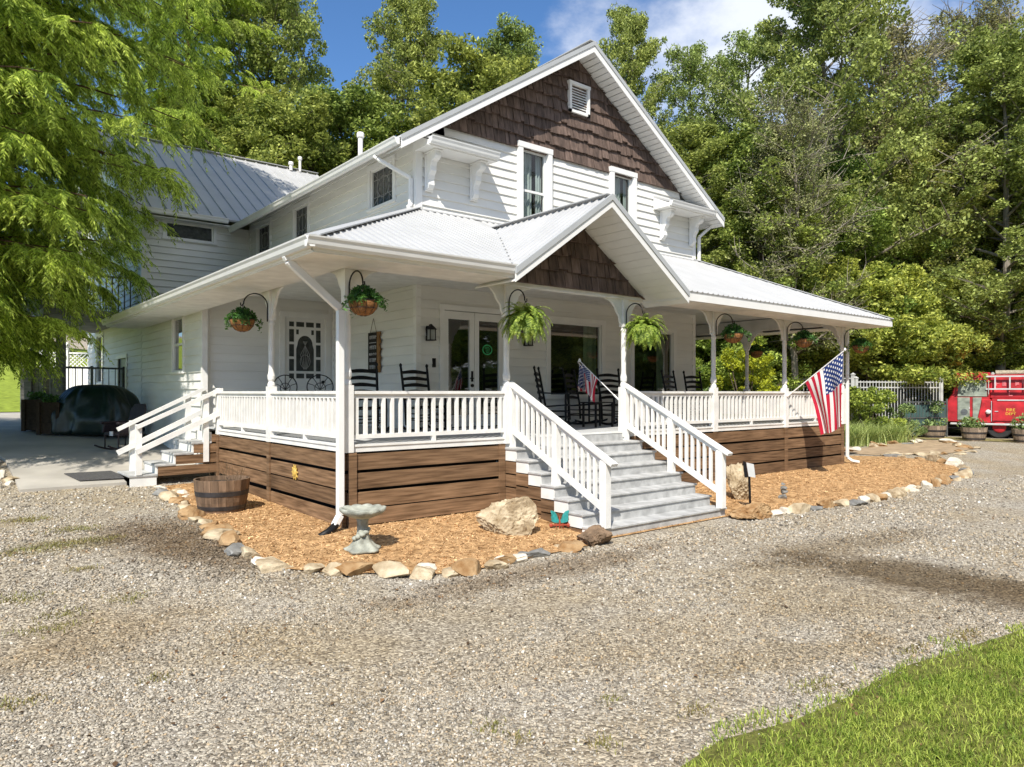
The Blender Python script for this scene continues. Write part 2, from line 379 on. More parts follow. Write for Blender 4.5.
def scatter_gravel():
    # loose stones lying on the drive
    pts = []; sz = []
    for t0, t1, dens, s0, s1 in ((3.3, 5.2, 3000, .005, .0145), (5.2, 7.5, 1700, .007, .017), (7.5, 11, 620, .011, .024), (11, 18, 200, .016, .030)):
        wmax = .86*t1+.3; A = (t1-t0)*2*wmax; n = int(A*dens)
        t = rng.uniform(t0, t1, n); s = rng.uniform(-1, 1, n)*wmax
        k = np.abs(s) < .80*t+.3; t = t[k]; s = s[k]
        x = CAM[0]+t*FWD[0]+s*RGT[0]; y = CAM[1]+t*FWD[1]+s*RGT[1]
        k = ~in_poly(BED, x, y) & ~in_poly(LAWN, x, y+.06) & ~((x > -3.35) & (y > 5.9)) & ~((x > -.2) & (y > -.1) & (x < 14.5)) & ~((x > 2.6) & (x < 6) & (y > -2.45))
        cl = np.array([mnoise.noise((a*.9, b*.9, 3.1)) for a, b in zip(x, y)])
        tr_ = np.array([mnoise.noise((a*.28+b*.10, b*.75-a*.2, 9.1)) for a, b in zip(x, y)]); k &= rng.uniform(-.75, .45, len(x)) < cl*.8+tr_*1.3+.05
        x = x[k]; y = y[k]; pts.append(np.stack([x, y, gv(x, y)], 1)); sz.append(rng.uniform(s0, s1, len(x))*rng.uniform(.7, 1.25, len(x)))
    P = np.concatenate(pts); S = np.concatenate(sz); n = len(P)
    base = np.array([(-1,-1,-1),(1,-1,-1),(1,1,-1),(-1,1,-1),(-1,-1,1),(1,-1,1),(1,1,1),(-1,1,1)], float)*.62
    V = base[None]*(1+rng.uniform(-.38, .38, (n,8,3)))
    V *= np.stack([rng.uniform(.8,1.3,n), rng.uniform(.6,1.,n), rng.uniform(.4,.75,n)], 1)[:,None,:]
    nr, t, bt = rand_basis(n, 1.2)
    V = V[:,:,0:1]*t[:,None]+V[:,:,1:2]*bt[:,None]+V[:,:,2:3]*nr[:,None]
    V = V*S[:,None,None]+P[:,None]+np.array([0,0,1])*(S*.18)[:,None,None]
    F = np.array([(0,3,2,1),(4,5,6,7),(0,1,5,4),(1,2,6,5),(2,3,7,6),(3,0,4,7)])
    Q = (np.arange(n)*8)[:,None,None]+F[None]
    m, N, L, b = nodes_of('loose_gravel'); b.inputs['Roughness'].default_value = .85; b.inputs['Specular IOR Level'].default_value = .25
    ge = N.new('ShaderNodeNewGeometry')
    r = ramp(N, [(0, (.13,.113,.090)), (.25, (.28,.25,.20)), (.55, (.41,.368,.30)), (.8, (.49,.44,.355)), (.93,(.45,.34,.21)), (1, (.76,.74,.68))])
    L.new(ge.outputs['Random Per Island'], r.inputs[0]); tc = N.new('ShaderNodeTexCoord'); L.new(shade_and_silt(N, L, tc, r.outputs[0]), b.inputs['Base Color'])
    o = fast_mesh('gravel', V.reshape(-1,3), Q.reshape(-1,4), m)
    tag(o, 'loose grey and tan gravel stones covering the drive', 'gravel', kind='stuff')
scatter_gravel()
def scatter_chips():
    n = 110000; x = rng.uniform(-1.7, 17.6, n); y = rng.uniform(-2.9, 5.7, n)
    k = in_poly(BED, x, y) & ~((x > .02) & (y > .02)); x = x[k]; y = y[k]; n = len(x)
    keep = rng.uniform(0, 1, n) < np.clip(9.0/np.hypot(x+4.5, y+9.2), .3, 1); x = x[keep]; y = y[keep]; n = len(x)
    P = np.stack([x, y, gv(x, y)+.024], 1); nr, t, bt = rand_basis(n, 1.0)
    l = rng.uniform(.008, .028, n)[:,None]; w = rng.uniform(.004, .009, n)[:,None]
    V = np.stack([P-t*l-bt*w, P+t*l-bt*w*.6, P+t*l+bt*w*.6, P-t*l+bt*w], 1)
    o = fast_mesh('wood_chip_mulch', V.reshape(-1,3), np.arange(n*4).reshape(-1,4), M['chips'])
    tag(o, 'orange tan wood chip mulch spread round the porch', 'mulch', kind='stuff')
scatter_chips()
def blades(name, x, y, h0, h1, w, m, label, cat, lean=.5, parent=None, zf=None):
    n = len(x); z = gv(x, y) if zf is None else zf
    h = rng.uniform(h0, h1, n)[:,None]; a = rng.uniform(0, 2*math.pi, n); d = np.stack([np.cos(a), np.sin(a), np.zeros(n)], 1)
    a2 = rng.uniform(0, 2*math.pi, n); sd = np.stack([np.cos(a2), np.sin(a2), np.zeros(n)], 1)*w
    P = np.stack([x, y, z], 1); up = np.array([0,0,1.])
    ln = rng.uniform(.1, lean, n)[:,None]
    mid = P+up*h*.6+d*h*ln*.35; tip = P+up*h*(1-.3*ln)+d*h*ln
    V = np.stack([P-sd, P+sd, mid+sd*.8, mid-sd*.8, tip+sd*.15, tip-sd*.15], 1)
    Q = np.array([(0,1,2,3),(3,2,4,5)]); Q = (np.arange(n)*6)[:,None,None]+Q[None]
    o = fast_mesh(name, V.reshape(-1,3), Q.reshape(-1,4), m, parent)
    if label: tag(o, label, cat, kind='stuff')
    return o
def grow_lawn():
    n = 270000; t = rng.uniform(3.2, 7.6, n); s = rng.uniform(.2, 6.2, n)
    x = CAM[0]+t*FWD[0]+s*RGT[0]; y = CAM[1]+t*FWD[1]+s*RGT[1]
    jx = np.array([mnoise.noise((a*2.2, b*2.2, 0)) for a, b in zip(x[:], y[:])])
    j2 = np.array([mnoise.noise((a*6, b*6, 4)) for a, b in zip(x, y)]); k = in_poly(LAWN, x, y+jx*.30+j2*.16-.06) & (s < .80*t+.3); x = x[k]; y = y[k]; jx = jx[k]; j2 = j2[k]
    k = rng.uniform(0, 1, len(x)) < np.clip(.7+jx*.7+j2*.6, .25, 1)*np.where(in_poly(LAWN, x, y+.22), 1, .45); x = x[k]; y = y[k]
    blades('grass', x, y, .015, .07, .0032, M['grass'], 'bright green lawn grass at the edge of the gravel drive', 'grass', 1.1)
grow_lawn()
def litter():
    n = 2600; x = np.concatenate([rng.normal(-2.2,1.2,1000), rng.uniform(-6,16,1100), rng.normal(2,3,500)]); y = np.concatenate([rng.normal(.8,2.0,1000), rng.uniform(-8,-2.6,1100), rng.normal(-3.0,.4,500)])
    k = ~in_poly(BED, x, y) & ~((x > -.2) & (y > -2.4)); x = x[k]; y = y[k]; n = len(x)
    P = np.stack([x, y, gv(x, y)+.016], 1); nr, t, bt = rand_basis(n, 2.0); l = rng.uniform(.008,.026,n)[:,None]; w = l*rng.uniform(.35,.7,n)[:,None]
    V = np.stack([P-t*l, P+bt*w+nr*l*.3, P+t*l, P-bt*w+nr*l*.2], 1)
    o = fast_mesh('leaf_litter', V.reshape(-1,3), np.arange(n*4).reshape(-1,4), mat('dead_leaf', (.13,.075,.035), .9, .3, island=.6))
    tag(o, 'small brown fallen leaves scattered over the gravel drive', 'leaf litter', kind='stuff')
litter()
def weeds():
    c = [(-3.26,1.25,.35,.2),(-2.82,1.28,.3,.15),(-3.7,1.1,.4,.2),(-3.26,-.27,.2,.1),(-3.85,-.98,.25,.15),(-3.6,-1.54,.25,.1),(-3.24,-3.5,.14,.09),(-4.08,-3.36,.2,.1),(-3.71,-1.85,.3,.12),(-1.42,-6.23,.13,.08),(-1.81,-5.66,.12,.08),(-1.75,-5.88,.1,.07),(-.91,-5.84,.12,.07),(-.6,-6.3,.15,.08),(-3.39,3.31,.4,.2),(-3.0,-1.41,.2,.12),(-3.0,2.2,.35,.2),(1.7,-6.75,.3,.06),(.4,-6.6,.25,.1),(2.4,-6.9,.3,.1)]
    X = []; Yy = []
    for cx, cy, rx, ry in c:
        n = int(900*rx*ry/.02*.13)
        X.append(rng.normal(cx, rx*.5, n)); Yy.append(rng.normal(cy, ry*.6, n))
    blades('weeds', np.concatenate(X), np.concatenate(Yy), .012, .05, .004, leaf_mat('dry_weeds', (.33,.25,.10), 0, .4, .3, (.24,.24,.07), nscale=3), 'low dry weeds in patches on the gravel', 'weeds', 1.4)
weeds()

# ------------------------------------------------------------------ house
DECK = 1.15
house = empty('farmhouse', (0, 0, 0))
tag(house, 'two storey white farmhouse with brown shingled gable and a wraparound porch', 'house')
def pt(ax, c, u, o, z):                     # u along the wall, o outward from it
    return (u, c-o, z) if ax == 'y' else (c-o, u, z)
def bx(mb, ax, c, u0, o0, z0, u1, o1, z1):
    a = pt(ax, c, u0, o0, z0); b = pt(ax, c, u1, o1, z1); mb.box(*a, *b)
def siding(name, ax, c, u0, u1, z0, z1, holes=(), course=.185, parent=house, off=0.):
    mb = MB(); z = z0
    while z < z1-1e-4:
        zt = min(z+course, z1)
        cuts = sorted({z, zt} | {h for H in holes for h in (H[1], H[3]) if z < h < zt})
        for za, zb in zip(cuts, cuts[1:]):
            zm = (za+zb)/2; iv = [(u0, u1)]
            for (a0, b0, a1, b1) in holes:
                if b0 < zm < b1:
                    nv = []
                    for (p, q) in iv:
                        if a1 <= p or a0 >= q: nv.append((p, q)); continue
                        if a0 > p: nv.append((p, a0))
                        if a1 < q: nv.append((a1, q))
                    iv = nv
            oa = off+.004+.031*(1-(za-z)/course); ob = off+.004+.031*(1-(zb-z)/course)
            for (p, q) in iv:
                mb.quad(pt(ax,c,p,oa,za), pt(ax,c,q,oa,za), pt(ax,c,q,ob,zb), pt(ax,c,p,ob,zb))
                if za == z: mb.quad(pt(ax,c,p,off+.004,z), pt(ax,c,q,off+.004,z), pt(ax,c,q,oa,z), pt(ax,c,p,oa,z))
        z = zt
    return mb.build(name, M['siding'], parent)
def casing(mb, ax, c, u0, z0, u1, z1, w=.1, o=.045, sill=True):
    bx(mb,ax,c,u0,0,z0,u0+w,o,z1-w); bx(mb,ax,c,u1-w,0,z0,u1,o,z1-w); bx(mb,ax,c,u0-.015,0,z1-w,u1+.015,o+.008,z1)
    bx(mb,ax,c,u0-.02,-.06,z0-.05,u1+.02,o+.03,z0) if sill else None
def room_box(ax, c, u0, z0, u1, z1, parent, d=1.0):
    mb = MB(); P = lambda u, o, z: pt(ax, c, u, o, z)
    a = [P(u0,-.1,z0),P(u1,-.1,z0),P(u1,-.1,z1),P(u0,-.1,z1)]; b = [P(u0,-d,z0),P(u1,-d,z0),P(u1,-d,z1),P(u0,-d,z1)]
    mb.quad(*b); mb.quad(a[0],a[1],b[1],b[0]); mb.quad(a[1],a[2],b[2],b[1]); mb.quad(a[2],a[3],b[3],b[2]); mb.quad(a[3],a[0],b[0],b[3])
    mb.build('room_recess', M['room'], parent)
def drape(ax, c, u0, u1, z0, z1, m, parent, o=-.16, amp=.025, waves=5):
    mb = MB(); n = 40
    for i in range(n):
        a, b = i/n, (i+1)/n
        oa = o+amp*math.sin(a*waves*6.283); ob = o+amp*math.sin(b*waves*6.283)
        ua, ub = u0+(u1-u0)*a, u0+(u1-u0)*b
        mb.quad(pt(ax,c,ua,oa,z0), pt(ax,c,ub,ob,z0), pt(ax,c,ub,ob,z1), pt(ax,c,ua,oa,z1))
    return mb.build('curtain', m, parent, smooth=True)
def window(ax, c, u0, z0, u1, z1, style='sash', w=.1, curtains=(), glass='glass_up', parent=house, proud=.045):
    mb = MB(); casing(mb, ax, c, u0, z0, u1, z1, w, proud); f = mb.build('window', M['trim'], parent)
    a0, b0, a1, b1 = u0+w, z0, u1-w, z1-w
    s = MB(); k = .045
    bx(s,ax,c,a0,-.05,b0,a0+k,.005,b1); bx(s,ax,c,a1-k,-.05,b0,a1,.005,b1); bx(s,ax,c,a0+k,-.05,b0,a1-k,.005,b0+k); bx(s,ax,c,a0+k,-.05,b1-k,a1-k,.005,b1)
    zm = (b0+b1)/2
    if style == 'sash': bx(s,ax,c,a0+k,-.055,zm-.025,a1-k,.002,zm+.025)
    s.build('sash', M['trim'], f)
    p = MB(); p.quad(pt(ax,c,a0+k,-.03,b0+k), pt(ax,c,a1-k,-.03,b0+k), pt(ax,c,a1-k,-.03,b1-k), pt(ax,c,a0+k,-.03,b1-k))
    if style == 'lead':
        p.build('pane', M['leadglass'], f)
        l = MB(); U = lambda q: a0+k+(a1-a0-2*k)*q; Zv = lambda q: b0+k+(b1-b0-2*k)*q
        def seg(q0, r0, q1, r1, wd=.010):
            l.beam(pt(ax,c,U(q0),-.024,Zv(r0)), pt(ax,c,U(q1),-.024,Zv(r1)), wd, wd)
        for q in (.22,.5,.78): seg(q, 0, q, 1)
        for q in (.25,.75): seg(0, q, 1, q)
        for i in range(20):
            a = 6.283*i/20; b2 = 6.283*(i+1)/20
            seg(.5+.28*math.cos(a), .5+.3*math.sin(a), .5+.28*math.cos(b2), .5+.3*math.sin(b2))
        seg(0,0,.3,.3); seg(1,0,.7,.3); seg(0,1,.3,.7); seg(1,1,.7,.7)
        l.build('leading', M['lead'], f)
    elif style == 'dark': p.build('pane', M['leadglass'], f)
    else:
        p.build('pane', M[glass], f); room_box(ax, c, a0, b0, a1, b1, f)
        for (q0, q1, mm) in curtains: drape(ax, c, a0+(a1-a0)*q0, a0+(a1-a0)*q1, b0+.02, b1-.02, M[mm], f, waves=max(2, int((q1-q0)*8)))
    return f
HX0, HX1, HY0 = 2.92, 11.8, 2.92
W1 = (5.46, 5.45, 6.44, 7.38); W2 = (8.38, 5.45, 9.32, 7.40)
VENT = (6.98, 8.40, 7.64, 9.12)
DOOR = (3.44, DECK, 5.20, 3.66); PW1 = (6.32, 1.78, 8.24, 3.62); PW2 = (9.18, 1.78, 10.98, 3.58)
hole = lambda w: (w[0]+.05, w[1], w[2]-.05, w[3]-.05)
siding('wall', 'y', HY0, HX0, HX1, 4.3, 6.705, [hole(W1), hole(W2)]); [siding('wall', 'y', HY0, q, 14.7-q, za, zb, [hole(W1), hole(W2)]) for q, za, zb in ((3.0,6.705,6.89),(3.26,6.89,7.075),(3.56,7.075,7.32))]
siding('wall', 'y', HY0, HX0, HX1, DECK, 4.02, [hole(DOOR), hole(PW1), hole(PW2)])
S1 = (3.70, 5.84, 4.88, 6.77); S2 = (8.0, 5.84, 9.08, 6.77); S3 = (10.6, 5.80, 11.8, 6.77)
siding('wall', 'x', HX0, HY0, 12.4, 4.8, 6.95, [hole(S1), hole(S2), hole(S3)])
siding('wall', 'x', HX0, HY0, 6.7, DECK, 4.02)
GD = (1.62, DECK, 2.84, 3.72)
siding('wall', 'y', 6.7, 0, HX0, DECK-.1, 4.06, [hole(GD)])
L1 = (8.16, 2.36, 9.22, 3.72); L2 = (14.2, .75, 15.6, 3.0); L3 = (17.9, 2.2, 19.2, 3.9)
siding('wall', 'x', 0, 6.7, 12.4, .1, 3.9, [hole(L1)])
siding('wall', 'x', 0, 12.4, 21, .5, 6.7, [hole(L3), hole(L2)])
BW = (.50, 6.20, 1.95, 6.74)
siding('wall', 'y', 12.4, 0, HX0, 3.9, 6.72, [hole(BW)])
w = MB()                                                    # plain rear walls, not seen from the drive
w.box(HX1-.1, HY0+.02, DECK-.1, HX1, 23, 6.7); w.box(.02, 21, .5, HX1, 21.1, 6.7)
w.box(.02, 12.5, 0, .06, 20.9, .5); w.build('wall', M['siding'], house)
t = MB()                                                    # corner boards, frieze and base boards
t.box(HX0-.035, HY0-.035, 4.7, HX0+.11, HY0+.09, 6.80); t.box(HX1-.11, HY0-.035, 4.7, HX1+.035, HY0+.09, 6.80)
t.box(HX0-.03, HY0-.03, DECK, HX0+.09, HY0+.08, 4.0); t.box(HX1-.09, HY0-.03, DECK, HX1+.03, HY0+.08, 4.0)
t.box(-.035, 6.7-.035, .3, .11, 6.78, 3.7); t.box(HX0-.12, 6.7-.033, DECK, HX0-.032, 6.72, 4.0); t.box(HX0-.033, 6.58, DECK, HX0, 6.667, 4.0)
t.box(-.035, 12.4-.035, 4.2, .1, 12.5, 6.68); t.box(HX0-.036, 12.28, 5.0, HX0, 12.4-.03, 6.6)
t.build('corner_board', M['trim'], house)
for wdw, cu in ((W1, ((0,.62,'curtain'),(.78,1,'curtain'))), (W2, ((0,.7,'curtain'),(.85,1,'curtain')))):
    window('y', HY0, *wdw, style='sash', w=.12, curtains=cu, proud=.11)
window('y', HY0, *PW1, style='fixed', w=.12, curtains=((.74,1,'curtain_g'),), glass='glass')
window('y', HY0, *PW2, style='fixed', w=.12, curtains=((.70,.92,'curtain_g'),), glass='glass')
for s in (S1, S2, S3): window('x', HX0, *s, style='lead', w=.10)
window('x', 0, *L1, style='sash', w=.09, glass='glass'); window('x', 0, *L3, style='sash', w=.1, glass='glass')
window('y', 12.4, *BW, style='dark', w=.08)
# side entrance of the wing, dark and shaded
mb = MB(); casing(mb, 'x', 0, *L2, .1, sill=False); f = mb.build('door', M['trim'], house)
mb = MB(); bx(mb,'x',0,L2[0]+.1,-.06,L2[1],L2[2]-.1,-.02,L2[3]-.1); mb.build('door_leaf', M['galv'], f)

# double front door with full glass
mb = MB(); u0, z0, u1, z1 = DOOR; casing(mb, 'y', HY0, u0, z0, u1, z1, .11, .05, False)
fr = mb.build('front_door', M['trim'], house)
um = (u0+u1)/2; g0 = u0+.11; g1 = u1-.11
for k, (a, b) in enumerate(((g0, um-.006), (um+.006, g1))):
    d = MB(); s = .115
    bx(d,'y',HY0,a,-.05,z0+.02,a+s,.012,z1-.12); bx(d,'y',HY0,b-s,-.05,z0+.02,b,.012,z1-.12)
    bx(d,'y',HY0,a+s,-.05,z0+.02,b-s,.012,z0+.26); bx(d,'y',HY0,a+s,-.05,z1-.28,b-s,.012,z1-.12)
    d.build('door_leaf', M['trim'], fr)
    p = MB(); p.quad(*[pt('y',HY0,q,-.02,zz) for q, zz in ((a+s,z0+.26),(b-s,z0+.26),(b-s,z1-.28),(a+s,z1-.28))]); p.build('pane', M['glass'], fr)
    if k == 0:
        h = MB(); bx(h,'y',HY0,b-.08,.012,2.10,b-.035,.03,2.32); h.tube([pt('y',HY0,b-.06,.03,2.16),pt('y',HY0,b-.06,.075,2.17),pt('y',HY0,b-.15,.078,2.17)], .012, 8)
        h.build('handle', M['black'], fr)
        h = MB(); h.tube([pt('y',HY0,b-.058,.012,2.02),pt('y',HY0,b-.058,.04,2.02)], .035, 12); h.build('lock', M['black'], fr)
    else:
        h = MB(); cu, cz = (a+b)/2-.03, 2.78; n = 24
        ring = [pt('y',HY0,cu+.135*math.cos(6.283*i/n),-.012,cz+.115*math.sin(6.283*i/n)) for i in range(n)]
        rin = [pt('y',HY0,cu+.105*math.cos(6.283*i/n),-.012,cz+.085*math.sin(6.283*i/n)) for i in range(n)]
        for i in range(n): h.quad(ring[i], ring[(i+1)%n], rin[(i+1)%n], rin[i])
        for (x0,x1,zz) in ((-.07,.07,.02),(-.05,.06,-.02),(-.06,.04,.055),(-.04,.05,-.05)): h.quad(*[pt('y',HY0,cu+q,-.012,cz+zz+w2) for q,w2 in ((x0,-.008),(x1,-.008),(x1,.008),(x0,.008))])
        h.build('window_sticker', M['signgreen'], fr)
room_box('y', HY0, g0, z0, g1, z1-.12, fr, 1.6)
mb = MB(); bx(mb,'y',HY0,u0-.17,0.02,2.38,u0-.10,.05,2.56); mb.build('doorbell', M['black'], house)
# glazed side door with square lights round an arched pane
mb = MB(); u0, z0, u1, z1 = GD; casing(mb, 'y', 6.7, u0, z0, u1, z1, .12, .05, False)
fr = mb.build('side_door', M['trim'], house)
a, b = u0+.12, u1-.12
d = MB(); bx(d,'y',6.7,a,-.06,z0+.02,b,.0,z1-.12); d.build('door_leaf', M['trim'], fr)
p = MB(); ga0, ga1, gz0, gz1 = a+.11, b-.11, 2.20, 3.50; cw = (ga1-ga0)
def lite(q0, r0, q1, r1):
    p.quad(*[pt('y',6.7,ga0+cw*q,.006,gz0+(gz1-gz0)*r) for q, r in ((q0,r0),(q1,r0),(q1,r1),(q0,r1))])
for (q0, q1) in ((0,.15),(.22,.47),(.53,.78),(.85,1)):
    lite(q0, 0, q1, .085); lite(q0, .915, q1, 1)
for (r0, r1) in ((.13,.34),(.385,.60),(.645,.865)):
    lite(0, r0, .15, r1); lite(.85, r0, 1, r1)
arch = [pt('y',6.7,ga0+cw*q,.006,gz0+(gz1-gz0)*r) for q, r in ((.22,.13),(.78,.13),(.78,.52))] + [pt('y',6.7,ga0+cw*(.5+.24*math.cos(t2)),.006,gz0+(gz1-gz0)*(.60+.16*math.sin(t2))) for t2 in np.linspace(0, math.pi, 12)] + [pt('y',6.7,ga0+cw*.22,.006,gz0+(gz1-gz0)*.52)]
p.quad(*arch)
for s in (0, 1):
    q0, q1 = ((.22,.30) if s == 0 else (.70,.78)); lite(q0, .78, q1, .865)
p.build('pane', M['leadglass'], fr)
l = MB()
for q in (-.16,-.08,0,.08,.16):
    l.tube([pt('y',6.7,ga0+cw*(.5+q*.3),.012,gz0+(gz1-gz0)*.16), pt('y',6.7,ga0+cw*(.5+q*.9),.012,gz0+(gz1-gz0)*.42), pt('y',6.7,ga0+cw*(.5-q*.4),.012,gz0+(gz1-gz0)*.66)], .006, 5)
for i in range(14):
    a2 = 6.283*i/14; l.tube([pt('y',6.7,ga0+cw*(.5+.16*math.cos(a2)),.012,gz0+(gz1-gz0)*(.3+.12*math.sin(a2))), pt('y',6.7,ga0+cw*(.5+.16*math.cos(a2+.45)),.012,gz0+(gz1-gz0)*(.3+.12*math.sin(a2+.45)))], .006, 5)
l.build('leading', M['lead'], fr)
h = MB(); h.tube([pt('y',6.7,b-.06,0,2.12),pt('y',6.7,b-.06,.06,2.12)], .03, 10); h.build('handle', M['black'], fr)

# brown shakes
def shakes(name, c, xc, apex, slope, zbot, row=.275, seed=3):
    rr = random.Random(seed); mb = MB(); z = zbot
    line = lambda x: apex-slope*abs(x-xc)
    while z < apex:
        half = (apex-z)/slope; x = xc-half-.1
        while x < xc+half+.1:
            wd = rr.choice((.10,.13,.16,.19,.22)); dz = rr.choice((0,0,.01,.02,.045,-.01)); x1 = x+wd
            zb0 = z+dz if z > zbot+.01 else z
            def P(u, o, zz): return (u, c-o, min(zz, line(u)))
            if not (zb0 >= line(x) and zb0 >= line(x1)):
                ob = .062+rr.uniform(-.012,.02); ot = .006; e = .006; zt = z+row+.06
                a0, a1, a2, a3 = P(x+e,ob,zb0), P(x1-e,ob,zb0), P(x1-e,ot,zt), P(x+e,ot,zt)
                b0, b1, b2, b3 = P(x+e,-.01,zb0), P(x1-e,-.01,zb0), P(x1-e,-.01,zt), P(x+e,-.01,zt)
                mb.quad(a0,a1,a2,a3); mb.quad(b0,b1,a1,a0); mb.quad(a1,b1,b2,a2); mb.quad(b0,a0,a3,b3)
            x = x1
        z += row
    return mb.build(name, M['shake'], house)
bk = MB(); ap = 9.70; bk.prism([(HX0+.3,HY0-.0,7.30),(HX1-.3,HY0-.0,7.30),(7.35,HY0-.0,ap)], (0,.05,0)); bk.build('gable_backing', M['dark'], house)
shakes('gable_shingles', HY0, 7.35, 9.74, .649, 7.25)
v = MB(); u0, z0, u1, z1 = VENT; casing(v, 'y', HY0-.03, u0, z0, u1, z1, .07, .085, False); bx(v,'y',HY0-.03,u0,0,z0,u1,.085,z0+.06)
vt = v.build('gable_vent', M['trim'], house)
v = MB()
for i in range(9):
    zz = z0+.07+i*.062; v.prism([pt('y',HY0-.03,u0+.07,.04,zz), pt('y',HY0-.03,u0+.07,.0,zz+.05), pt('y',HY0-.03,u0+.07,.0,zz+.058), pt('y',HY0-.03,u0+.07,.042,zz+.012)], (u1-u0-.14,0,0))
v.build('louver', M['trim'], vt)

# ---- roofs
def roof_plane(mb, poly, up_hint, rib=.23, rw=.032, rh=.022, thick=.045, minor=True):
    P = [Vector(p) for p in poly]; nrm = (P[1]-P[0]).cross(P[2]-P[0]).normalized()
    if nrm.z < 0: nrm = -nrm; P.reverse()
    mb.prism([p-nrm*thick for p in P], nrm*thick)
    w = (Vector(up_hint)-nrm*Vector(up_hint).dot(nrm)).normalized(); u = w.cross(nrm).normalized(); o = P[0]
    Q = [((p-o).dot(u), (p-o).dot(w)) for p in P]
    lo = min(q[0] for q in Q); hi = max(q[0] for q in Q); c = math.ceil(lo/rib)*rib+rib*.5; k = 0
    while c < hi-.02:
        xs = []
        for i in range(len(Q)):
            (a0, b0), (a1, b1) = Q[i], Q[(i+1)%len(Q)]
            if (a0 > c) != (a1 > c): xs.append(b0+(b1-b0)*(c-a0)/(a1-a0))
        if len(xs) >= 2:
            w0, w1 = min(xs)-.01, max(xs)
            if w1-w0 > .05:
                a = o+u*c+w*w0; b = o+u*c+w*w1; n = nrm
                mb.prism([a-u*rw, a+u*rw, a+u*rw*.45+n*rh, a-u*rw*.45+n*rh], b-a)
        c += rib
SL = 1.72/3.82; ZE = 3.78; ZW = 5.50                        # porch roof
rf = MB(); hip0 = (-.9,-.9,ZE); hip1 = (HX0,HY0,ZW)
yv = (5.15-ZE)/SL-.9
roof_plane(rf, [hip0, (2.24,-.9,ZE), (4.29,yv,5.15), (4.29,HY0,ZW), hip1], (0,1,SL), .165, .024, .022)
roof_plane(rf, [(6.34,-.9,ZE), (15.15,-.9,ZE), (HX1,HY0,ZW), (4.29,HY0,ZW), (4.29,yv,5.15)], (0,1,SL), .165, .024, .022)
roof_plane(rf, [(-.9,12.35,ZE), hip0, hip1, (HX0,12.35,ZW)], (1,0,SL), .165, .024, .022)
roof_plane(rf, [(15.15,-.9,ZE), (15.15,9,ZE), (HX1,9,ZW), (HX1,HY0,ZW)], (-1,0,SL), .165, .024, .022)
porch_roof = rf.build('porch_roof', M['roof'], house)
def cap(mb, a, b, w=.12, lift=.02):
    a = Vector(a)+Vector((0,0,lift)); b = Vector(b)+Vector((0,0,lift)); mb.beam(a, b, w, .018)
cp = MB(); cap(cp, hip0, hip1, .2, .025); cap(cp, (15.15,-.9,ZE), (HX1,HY0,ZW), .2, .025)
cp.box(HX0, HY0-.14, ZW-.045, HX1, HY0-.03, ZW-.02)
cp.build('hip_cap', M['roof'], porch_roof)
# portico gable roof
PX, PA, PE0, PE1, PYF = 4.29, 5.15, 2.24, 6.34, -.98
ps = (PA-ZE+.06)/(PX-PE0)
pr = MB(); zE = PA-ps*(PX-PE0)
roof_plane(pr, [(PE0,PYF,zE), (PX,PYF,PA), (PX,yv+.02,PA), (PE0,-.86,zE)], (1,0,ps), .165, .024, .022)
roof_plane(pr, [(PE1,PYF,zE), (PX,PYF,PA), (PX,yv+.02,PA), (PE1,-.86,zE)], (-1,0,ps), .165, .024, .022)
portico = pr.build('portico_roof', M['roof'], house)
cp = MB(); cap(cp, (PX,PYF-.02,PA), (PX,yv+.05,PA), .2, .03); cp.build('ridge_cap', M['roof'], portico)
def rake(xc, L, yf, yw, z_top, sl, parent, n, lo=.17):
    V3 = lambda y, z: Vector((0,y,z))
    for s in (-1, 1):
        a = Vector((xc, yf-.01, z_top)); b = Vector((xc+s*L, yf-.01, z_top-sl*L))
        m1 = MB(); m1.prism([a+V3(0,.015), b+V3(0,.015), b-V3(0,.085), a-V3(0,.085)], (0,-.045,0)); m1.build('rake_trim', M['rake'], parent)
        m1 = MB(); m1.prism([a-V3(0,.087), b-V3(0,.087), b-V3(0,.087+lo), a-V3(0,.087+lo)], (0,-.026,0)); m1.build('rake_board', M['trim'], parent)
        m1 = MB(); zz = .11+lo*.6
        for i in range(n):
            q0, q1 = i/n+.0018, (i+1)/n-.0018
            p0 = Vector((xc+s*L*q0, yf, z_top-zz-sl*L*q0)); p1 = Vector((xc+s*L*q1, yf, z_top-zz-sl*L*q1))
            m1.prism([p0, p1, p1-V3(0,.015), p0-V3(0,.015)], (0,yw-yf+.02,0))
        m1.build('rake_soffit', M['trim'], parent)
rake(PX, PX-PE0+.02, PYF, 0, PA+.02, ps, portico, 14, .12)
bk = MB(); bk.prism([(2.45,-.084,3.72),(6.13,-.084,3.72),(PX,-.084,PA-.14)], (0,.05,0)); bk.build('gable_backing', M['dark'], house)
shakes('gable_shingles', -.085, PX, PA-.15, ps, 3.70, .27, 9)
